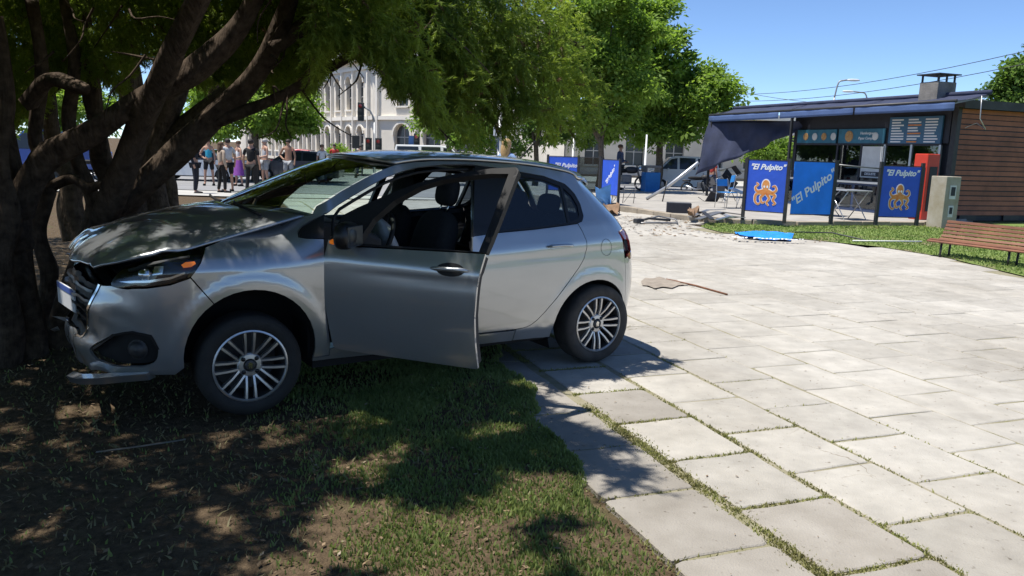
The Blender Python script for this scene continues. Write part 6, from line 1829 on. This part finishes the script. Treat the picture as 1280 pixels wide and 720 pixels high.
# ---- motorcycles
def motorcycle(px, py, Y, heading, label, zg=.10):
    g = at(px, py, Y); g.z = zg; root = empty("motorcycle", g, heading, label, "motorcycle")
    for x in (-.66, .66):
        Mx = Matrix.Translation((x, 0, .30)) @ Matrix.Rotation(R(90), 4, 'X')
        m = MB(); m.lathe([(.235, -.045), (.285, -.05), (.30, 0), (.285, .05), (.235, .045), (.225, 0), (.235, -.045)], 28, Mx); wo = m.build("wheel", "rubber", root, True)
        m = MB()
        for k in range(9): a = 2 * math.pi * k / 9; m.beam(Mx @ Vector((0, 0, 0)), Mx @ Vector((.235 * math.cos(a), .235 * math.sin(a), 0)), .012)
        m.lathe([(.05, -.04), (.05, .04)], 12, Mx, True); m.build("spokes", "grey_steel", wo)
    m = MB(); m.tube([(-.64, .06, .30), (-.50, .06, .72), (-.44, .05, .98)], .025, 6); m.build("fork", "grey_steel", root, True)
    m = MB(); m.tube([(-.64, -.06, .30), (-.50, -.06, .72), (-.44, -.05, .98)], .025, 6); m.build("fork", "grey_steel", root, True)
    m = MB(); m.tube([(-.42, -.34, 1.06), (-.46, -.15, 1.0), (-.46, .15, 1.0), (-.42, .34, 1.06)], .014, 6); m.build("handlebar", "dark_steel", root, True)
    m = MB(); ellipsoid(m, (-.22, 0, .82), (.27, .14, .14), 14, 8); m.build("fuel_tank", "dark_steel", root, True)
    m = MB(); ellipsoid(m, (.28, 0, .80), (.36, .13, .07), 14, 8, 3); m.build("saddle", "black_plastic", root, True)
    m = MB(); m.box((-.02, 0, .45), (.42, .24, .34)); m.build("engine", "grey_steel", root, bevel=.05)
    m = MB(); m.tube([(-.45, 0, .85), (.05, 0, .72), (.5, 0, .70), (.66, .08, .32)], .025, 6); m.build("frame", "dark_steel", root, True)
    m = MB(); m.tube([(-.1, .15, .3), (.3, .17, .28), (.75, .18, .42)], .04, 8); m.build("exhaust", "bright_steel", root, True)
    m = MB(); ellipsoid(m, (-.58, 0, .88), (.09, .10, .10), 12, 8); m.build("headlight", "reflector", root, True)
    m = MB(); ellipsoid(m, (.70, 0, .66), (.2, .08, .05), 10, 6); m.build("mudguard", "dark_steel", root, True)
    return root
motorcycle(781, 243, 32.0, R(188), "motorcycle parked behind the far blue screens near the bin")
motorcycle(876, 236, 38.0, R(175), "motorcycle parked by the rear of the small white van", ZS)
motorcycle(104, 232, 33.0, R(10), "motorcycle in the shade seen between the conifer trunks", ZS)

# ---- people
mat("skin", (0.42, 0.24, 0.165), 0.6, var=.08); mat("skin_tan", (0.33, 0.18, 0.115), 0.6, var=.08)
mat("hair_dark", (0.02, 0.015, 0.012), 0.7, var=.3); mat("hair_brown", (0.10, 0.055, 0.03), 0.7, var=.3); mat("hair_blond", (0.42, 0.28, 0.13), 0.7, var=.3); mat("hair_grey", (0.35, 0.34, 0.33), 0.7)
for nm, c in (("cloth_suit", (0.012, 0.014, 0.022)), ("cloth_black", (0.012, 0.012, 0.013)), ("cloth_turquoise", (0.04, 0.34, 0.48)), ("cloth_beige", (0.42, 0.33, 0.25)), ("cloth_white", (0.66, 0.66, 0.66)), ("cloth_blue", (0.20, 0.30, 0.50)), ("cloth_purple", (0.22, 0.06, 0.30)), ("cloth_grey", (0.30, 0.31, 0.32)), ("cloth_jeans", (0.05, 0.07, 0.13)), ("cloth_lightgrey", (0.46, 0.47, 0.48)), ("cloth_red", (0.45, 0.05, 0.04))):
    mat(nm, c, 0.9, var=.15, vscale=9)
def skin_obj(name, pts, edges, radii, m, parent, root_i=0, sub=1):
    me = bpy.data.meshes.new(name); me.from_pydata([tuple(p) for p in pts], edges, []); me.update()
    o = bpy.data.objects.new(name, me); link(o, parent)
    md = o.modifiers.new("skin", 'SKIN'); md.use_smooth_shade = True
    for i, sv in enumerate(me.skin_vertices[0].data):
        r_ = radii[i]; sv.radius = r_ if isinstance(r_, tuple) else (r_, r_); sv.use_root = (i == root_i)
    s_ = o.modifiers.new("sub", 'SUBSURF'); s_.levels = sub; s_.render_levels = sub
    dg = bpy.context.evaluated_depsgraph_get(); nm_ = bpy.data.meshes.new_from_object(o.evaluated_get(dg))
    o.modifiers.clear(); o.data = nm_; bpy.data.meshes.remove(me)
    nm_.materials.clear(); nm_.materials.append(MATS[m]); nm_.shade_smooth()
    return o
def person(px, py, Y, Ht, face, label, top=None, legs=None, hair="hair_dark", skin="skin", shorts=False, sleeves="short", arms=("down", "down"), female=False, skirt=None, stance=.10, group=None, long_hair=False, z=None, bottom_dress=None):
    g = at(px, py, Y); g.z = ZS if z is None else z
    root = empty("person", g, face, label, "person", group)
    Ht *= 1.05; k = Ht / 1.75; S_ = lambda x, y, z_: Vector((x * k, y * k, z_ * k))      # faces -y
    sw = .17 if female else .20; hp = .095
    def arm(side, mode):
        sh = (side * sw, 0, 1.42)
        if mode == "down": return [sh, (side * (sw + .05), .03, 1.14), (side * (sw + .055), -.04, .90), (side * (sw + .05), -.07, .80)]
        if mode == "hip": return [sh, (side * (sw + .16), .07, 1.17), (side * (sw - .02), -.06, 1.03), (side * (sw - .10), -.09, 1.01)]
        if mode == "fold": return [sh, (side * (sw + .06), -.02, 1.15), (side * .05, -.20, 1.17), (side * -.04, -.21, 1.19)]
        if mode == "front": return [sh, (side * (sw + .05), .0, 1.15), (side * (sw - .04), -.24, 1.08), (side * (sw - .09), -.30, 1.09)]
        if mode == "phone": return [sh, (side * (sw + .06), -.03, 1.17), (side * (sw - .06), -.22, 1.32), (side * (sw - .08), -.25, 1.38)]
    A_ = [arm(1, arms[0]), arm(-1, arms[1])]
    pts = [(0, 0, .98), (0, .01, 1.15), (0, .01, 1.33), (0, .01, 1.47), (0, 0, 1.55), (0, -.015, 1.645), (0, -.005, 1.72)]
    rad = [(.14, .10), (.125, .09), (.155, .10), (.09, .065), (.052, .055), (.078, .095), (.06, .075)]
    if female: rad[1] = (.11, .085); rad[2] = (.135, .10)
    ed = [(i, i + 1) for i in range(6)]
    for s_, a in ((1, A_[0]), (-1, A_[1])):
        n = len(pts); pts += a; rad += [.052, .042, .031, .036]; ed += [(3, n), (n, n + 1), (n + 1, n + 2), (n + 2, n + 3)]
    for s_ in (1, -1):
        n = len(pts); off = stance * s_; ph = .04 * s_
        pts += [(s_ * hp, 0, .90), (s_ * (hp + .005) + off * .3, -.02 + ph * .4, .50), (s_ * hp + off * .55, .02 + ph, .09), (s_ * (hp + .015) + off * .6, -.13 + ph, .035)]
        rad += [.085, .055, .038, .036]; ed += [(0, n), (n, n + 1), (n + 1, n + 2), (n + 2, n + 3)]
    P = [S_(*p) for p in pts]; Rr = [tuple(v * k for v in r) if isinstance(r, tuple) else r * k for r in rad]
    body_ = skin_obj("body", P, ed, Rr, skin, root)
    # nose, ears
    m = MB(); ellipsoid(m, S_(0, -.105, 1.635), (.013 * k, .020 * k, .022 * k), 8, 6, 2)
    for s_ in (1, -1): ellipsoid(m, S_(s_ * .078, 0, 1.635), (.010 * k, .02 * k, .03 * k), 8, 6, 2)
    m.build("nose_and_ears", skin, body_, True)
    m = MB(); V0 = len(m.v); ellipsoid(m, S_(0, .015, 1.69), (.092 * k, .108 * k, .085 * k), 16, 10, 2.1)
    m.v = [tuple(Vector(v) + Vector((0, .03 * k * max(0, (1.66 * k - v[2]) / (.1 * k)), 0))) if v[1] < 0 and v[2] < 1.68 * k else v for v in m.v]
    hr = m.build("hair", hair, root, True)
    if long_hair:
        m = MB(); ellipsoid(m, S_(0, .06, 1.54), (.095 * k, .06 * k, .17 * k), 14, 10, 2.3); m.build("hair_length", hair, hr, True)
    if top:
        tp = [pts[0], pts[1], pts[2], pts[3]]; tr_ = [(.152, .115), (.138, .105), (.168, .115), (.10, .078)]
        if female: tr_[1] = (.125, .10); tr_[2] = (.148, .115)
        te = [(0, 1), (1, 2), (2, 3)]
        if sleeves != "none":
            for a in A_:
                n = len(tp); cnt_ = 2 if sleeves == "short" else 3
                q = list(a[:cnt_]); 
                if sleeves == "short": q[1] = tuple(Vector(a[0]).lerp(Vector(a[1]), .65))
                tp += q; tr_ += [.062, .056, .044][:cnt_]; te += [(3, n)] + [(n + i, n + i + 1) for i in range(cnt_ - 1)]
        skin_obj("shirt", [S_(*p) for p in tp], te, [tuple(v * k for v in r) if isinstance(r, tuple) else r * k for r in tr_], top, root)
    if legs:
        n0 = 15
        lp = [pts[0]]; lr = [(.150, .115)]; le = []
        for j in (15, 19):
            n = len(lp)
            if shorts: lp += [pts[j], tuple(Vector(pts[j]).lerp(Vector(pts[j + 1]), .85))]; lr += [.098, .085]; le += [(0, n), (n, n + 1)]
            else: lp += [pts[j], pts[j + 1], tuple(Vector(pts[j + 2]) + Vector((0, 0, .02)))]; lr += [.096, .070, .058]; le += [(0, n), (n, n + 1), (n + 1, n + 2)]
        skin_obj("trousers" if not shorts else "shorts", [S_(*p) for p in lp], le, [tuple(v * k for v in r) if isinstance(r, tuple) else r * k for r in lr], legs, root)
    if skirt:
        m = MB(); m.lathe([(.13 * k, 1.02 * k), (.17 * k, .85 * k), (.21 * k, .55 * k), (.23 * k, .42 * k)], 20, Matrix.Diagonal((1.1, .85, 1, 1))); m.build("skirt", skirt, root, True)
    for j in (17, 21):
        a, b = Vector(pts[j]), Vector(pts[j + 1]); m = MB(); c = a.lerp(b, .6); ellipsoid(m, S_(c.x, c.y, .04), (.048 * k, .135 * k, .045 * k), 12, 8, 2.6); m.build("shoe", "cloth_black" if legs != "cloth_grey" else "cloth_white", root, True)
    return root
gpl = "people gathered on the street pavement"
YP = 29.6
person(245, 238, 27.0, 1.82, R(95), "person in a dark suit standing beside the conifer trunk", "cloth_suit", "cloth_suit", sleeves="long", arms=("fold", "down"), group=gpl)
person(262, 236, 32.5, 1.78, R(10), "person in a turquoise sleeveless top and dark shorts", "cloth_turquoise", "cloth_black", "hair_brown", "skin", True, "none", ("down", "hip"), True, group=gpl)
person(278, 239, 28.0, 1.68, R(140), "person with long brown hair, beige top and black trousers, back turned", "cloth_beige", "cloth_black", "hair_brown", female=True, arms=("front", "down"), long_hair=True, group=gpl, sleeves="long")
person(286, 238, 29.0, 1.80, R(225), "person in a pale blue shirt and dark shorts, back turned", "cloth_lightgrey", "cloth_black", "hair_dark", shorts=True, group=gpl)
person(299, 235, 32.8, 1.74, R(-40), "person in a white top and purple skirt facing the square", "cloth_white", None, "hair_brown", female=True, skirt="cloth_purple", arms=("front", "down"), sleeves="none", group=gpl)
person(315, 238, 27.4, 1.80, R(178), "person all in black standing with back turned", "cloth_black", "cloth_black", "hair_dark", group=gpl)
person(332, 234, 33.5, 1.85, R(-50), "person in a grey tank top and grey shorts", "cloth_lightgrey", "cloth_grey", "hair_grey", "skin", True, "none", ("front", "down"), group=gpl)
person(361, 231, 33.5, 1.86, R(-5), "shirtless person in dark shorts before the dark grey hatchback", None, "cloth_grey", "hair_dark", "skin_tan", True, arms=("down", "hip"), group=gpl)
person(403, 226, 37.0, 1.70, R(20), "person in white seen past the rear of the dark grey hatchback", "cloth_white", "cloth_jeans", "hair_brown", female=True)
person(418, 210, 46, 1.74, R(0), "distant person in red by the round green bush", "cloth_red", "cloth_jeans", "hair_dark")
person(450, 208, 48, 1.72, R(30), "distant person in dark clothes below the traffic light", "cloth_black", "cloth_jeans", "hair_dark")
person(632, 236, 15.5, 1.68, R(150), "blond person standing beyond the crashed car's roof", "cloth_blue", "cloth_jeans", "hair_blond", female=True, long_hair=True, z=-.02)
person(773, 240, 32.6, 1.72, R(60), "person in a dark jacket beside the parked motorcycle", "cloth_jeans", "cloth_black", "hair_brown", sleeves="long", arms=("front", "front"), z=.10)
person(889, 238, 37.5, 1.7, R(120), "person in red standing behind the torn curtain", "cloth_red", "cloth_jeans", "hair_dark")

# ---- poles, traffic lights, lamps, wires
def pole(name, px, pyb, Y, ztop, r, label, cat, m="pole_grey", zg=ZS):
    g = at(px, pyb, Y); g.z = zg; root = empty(name, g, 0, label, cat)
    mb = MB(); mb.tube([(0, 0, 0), (0, 0, .25), (0, 0, .26), (0, 0, ztop)], [r * 1.7, r * 1.6, r, r * .75], 10); mb.build("pole", m, root, True)
    return root
zt = lambda py, px, Y: at(px, py, Y).z
p_ = pole("lamp_post", 623, 230, 30.5, 6.2, .085, "tall grey lamp post with a small box, behind the crashed car", "lamp post")
m = MB(); m.box((-.14, -.05, 2.25 + .27), (.20, .16, .36)); m.build("control_box", "sign_white", p_, bevel=.01)
m = MB(); m.tube([(0, 0, 6.1), (-.4, 0, 6.6), (-1.4, 0, 6.8)], .04, 8); m.build("arm", "pole_grey", p_, True)
p_ = pole("lamp_post", 805, 228, 36, 2.7, .05, "white pole standing behind the blue litter bin", "lamp post", "sign_white")
p_ = pole("lamp_post", 715, 228, 34, 3.3, .075, "grey pole behind the far blue screens", "lamp post")
def signal(parent, c, n=3):
    m = MB(); m.box(c, (.32, .26, .30 * n + .08)); h = m.build("signal_head", "signal_dark", parent, bevel=.02)
    for i in range(n):
        m = MB(); cc = Vector(c) + Vector((0, -.14, .30 * (n - 1) / 2 - i * .30)); m.lathe([(.10, 0), (.10, .02), (0, .03)], 12, Matrix.Translation(cc) @ Matrix.Rotation(R(90), 4, 'X')); m.build("lens", ["tail_red", "amber", "signal_dark"][i] if i != 1 else "signal_dark", h)
        m = MB(); m.tube([cc + Vector((.11 * math.cos(a), -.06, .11 * math.sin(a))) for a in [math.pi * k / 6 for k in range(7)]], .012, 5); m.build("visor", "signal_dark", h, True)
    return h
ps_ = pole("traffic_light", 468, 200, 44, 3.1, .07, "traffic light mast curving up before the stone building's corner", "traffic light")
zz = zt(140, 455, 44) - ZS
m = MB(); m.tube([(0, 0, 3.0), (-.05, 0, 3.3), (-.25, 0, zz + .1), (-.75, 0, zz + .35)], .05, 8); m.build("mast_arm", "pole_grey", ps_, True)
signal(ps_, (-.72, -.1, zz), 3)
signal(ps_, (.25, -.1, 1.9), 2); signal(ps_, (-.30, -.1, 1.9), 2)
ps_ = pole("traffic_light", 521, 198, 46, 2.6, .06, "short traffic light before the white van", "traffic light", "signal_dark")
signal(ps_, (0, -.1, 2.1), 3)
m = MB(); m.box((-.30, -.05, 2.2), (.34, .04, .5)); m.build("sign_plate", "sign_blue", ps_)
ps_ = pole("sign_post", 445, 205, 45, 2.4, .05, "dark sign post beside the round green bush", "sign", "signal_dark")
m = MB(); m.box((0, -.08, 2.0), (.42, .05, .7)); m.build("sign_plate", "signal_dark", ps_, bevel=.02)
def street_lamp(px, py_top, Y, label, reach, py_arm, px_head):
    top = at(px, py_top, Y); g = Vector((top.x, top.y, ZS)); root = empty("street_lamp", g, 0, label, "street lamp")
    hd = at(px_head, py_arm, Y) - g; tp = top - g
    m = MB(); m.tube([(0, 0, 0), (0, 0, tp.z * .6), (tp.x, tp.y, tp.z)], [.10, .08, .055], 8); m.build("pole", "pole_grey", root, True)
    m = MB(); m.tube(spline([tp, tp + (hd - tp) * .22 + Vector((0, 0, (hd - tp).z * .55 + .05)), tp + (hd - tp) * .6 + Vector((0, 0, (hd - tp).z * .36)), hd], 5), .045, 8); m.build("arm", "pole_grey", root, True)
    d = (hd - tp).normalized(); m = MB(); ellipsoid(m, hd + Vector((math.copysign(.3, d.x), 0, .0)), (.38, .14, .07), 12, 8); m.build("lamp_head", "sign_white", root, True)
street_lamp(1043, 122, 46, "street lamp with tall curved arm above the kiosk roof", 1, 100, 1060)
street_lamp(1085, 130, 52, "street lamp with low curved arm above the kiosk roof", 1, 114.5, 1066)
street_lamp(1238, 150, 50, "street lamp arm showing above the plank wall roof", 1, 123, 1216)
# overhead wires
for (a, b, lb) in (((905, 118, 60), (1290, 62, 34), "upper overhead wire crossing the sky behind the kiosk"), ((905, 126, 60), (1290, 78, 34), "lower overhead wire crossing the sky behind the kiosk"), ((915, 112, 58), (1170, 128, 48), "overhead wire sagging from the big green tree to the kiosk")):
    p, q_ = at(*a), at(*b); m = MB(); m.tube([p.lerp(q_, t / 12) - Vector((0, 0, .5 * 4 * (t / 12) * (1 - t / 12))) for t in range(13)], .016, 5); o = m.build("overhead_wire", "dark_steel", None, True)
    tag(o, lb, "wire")
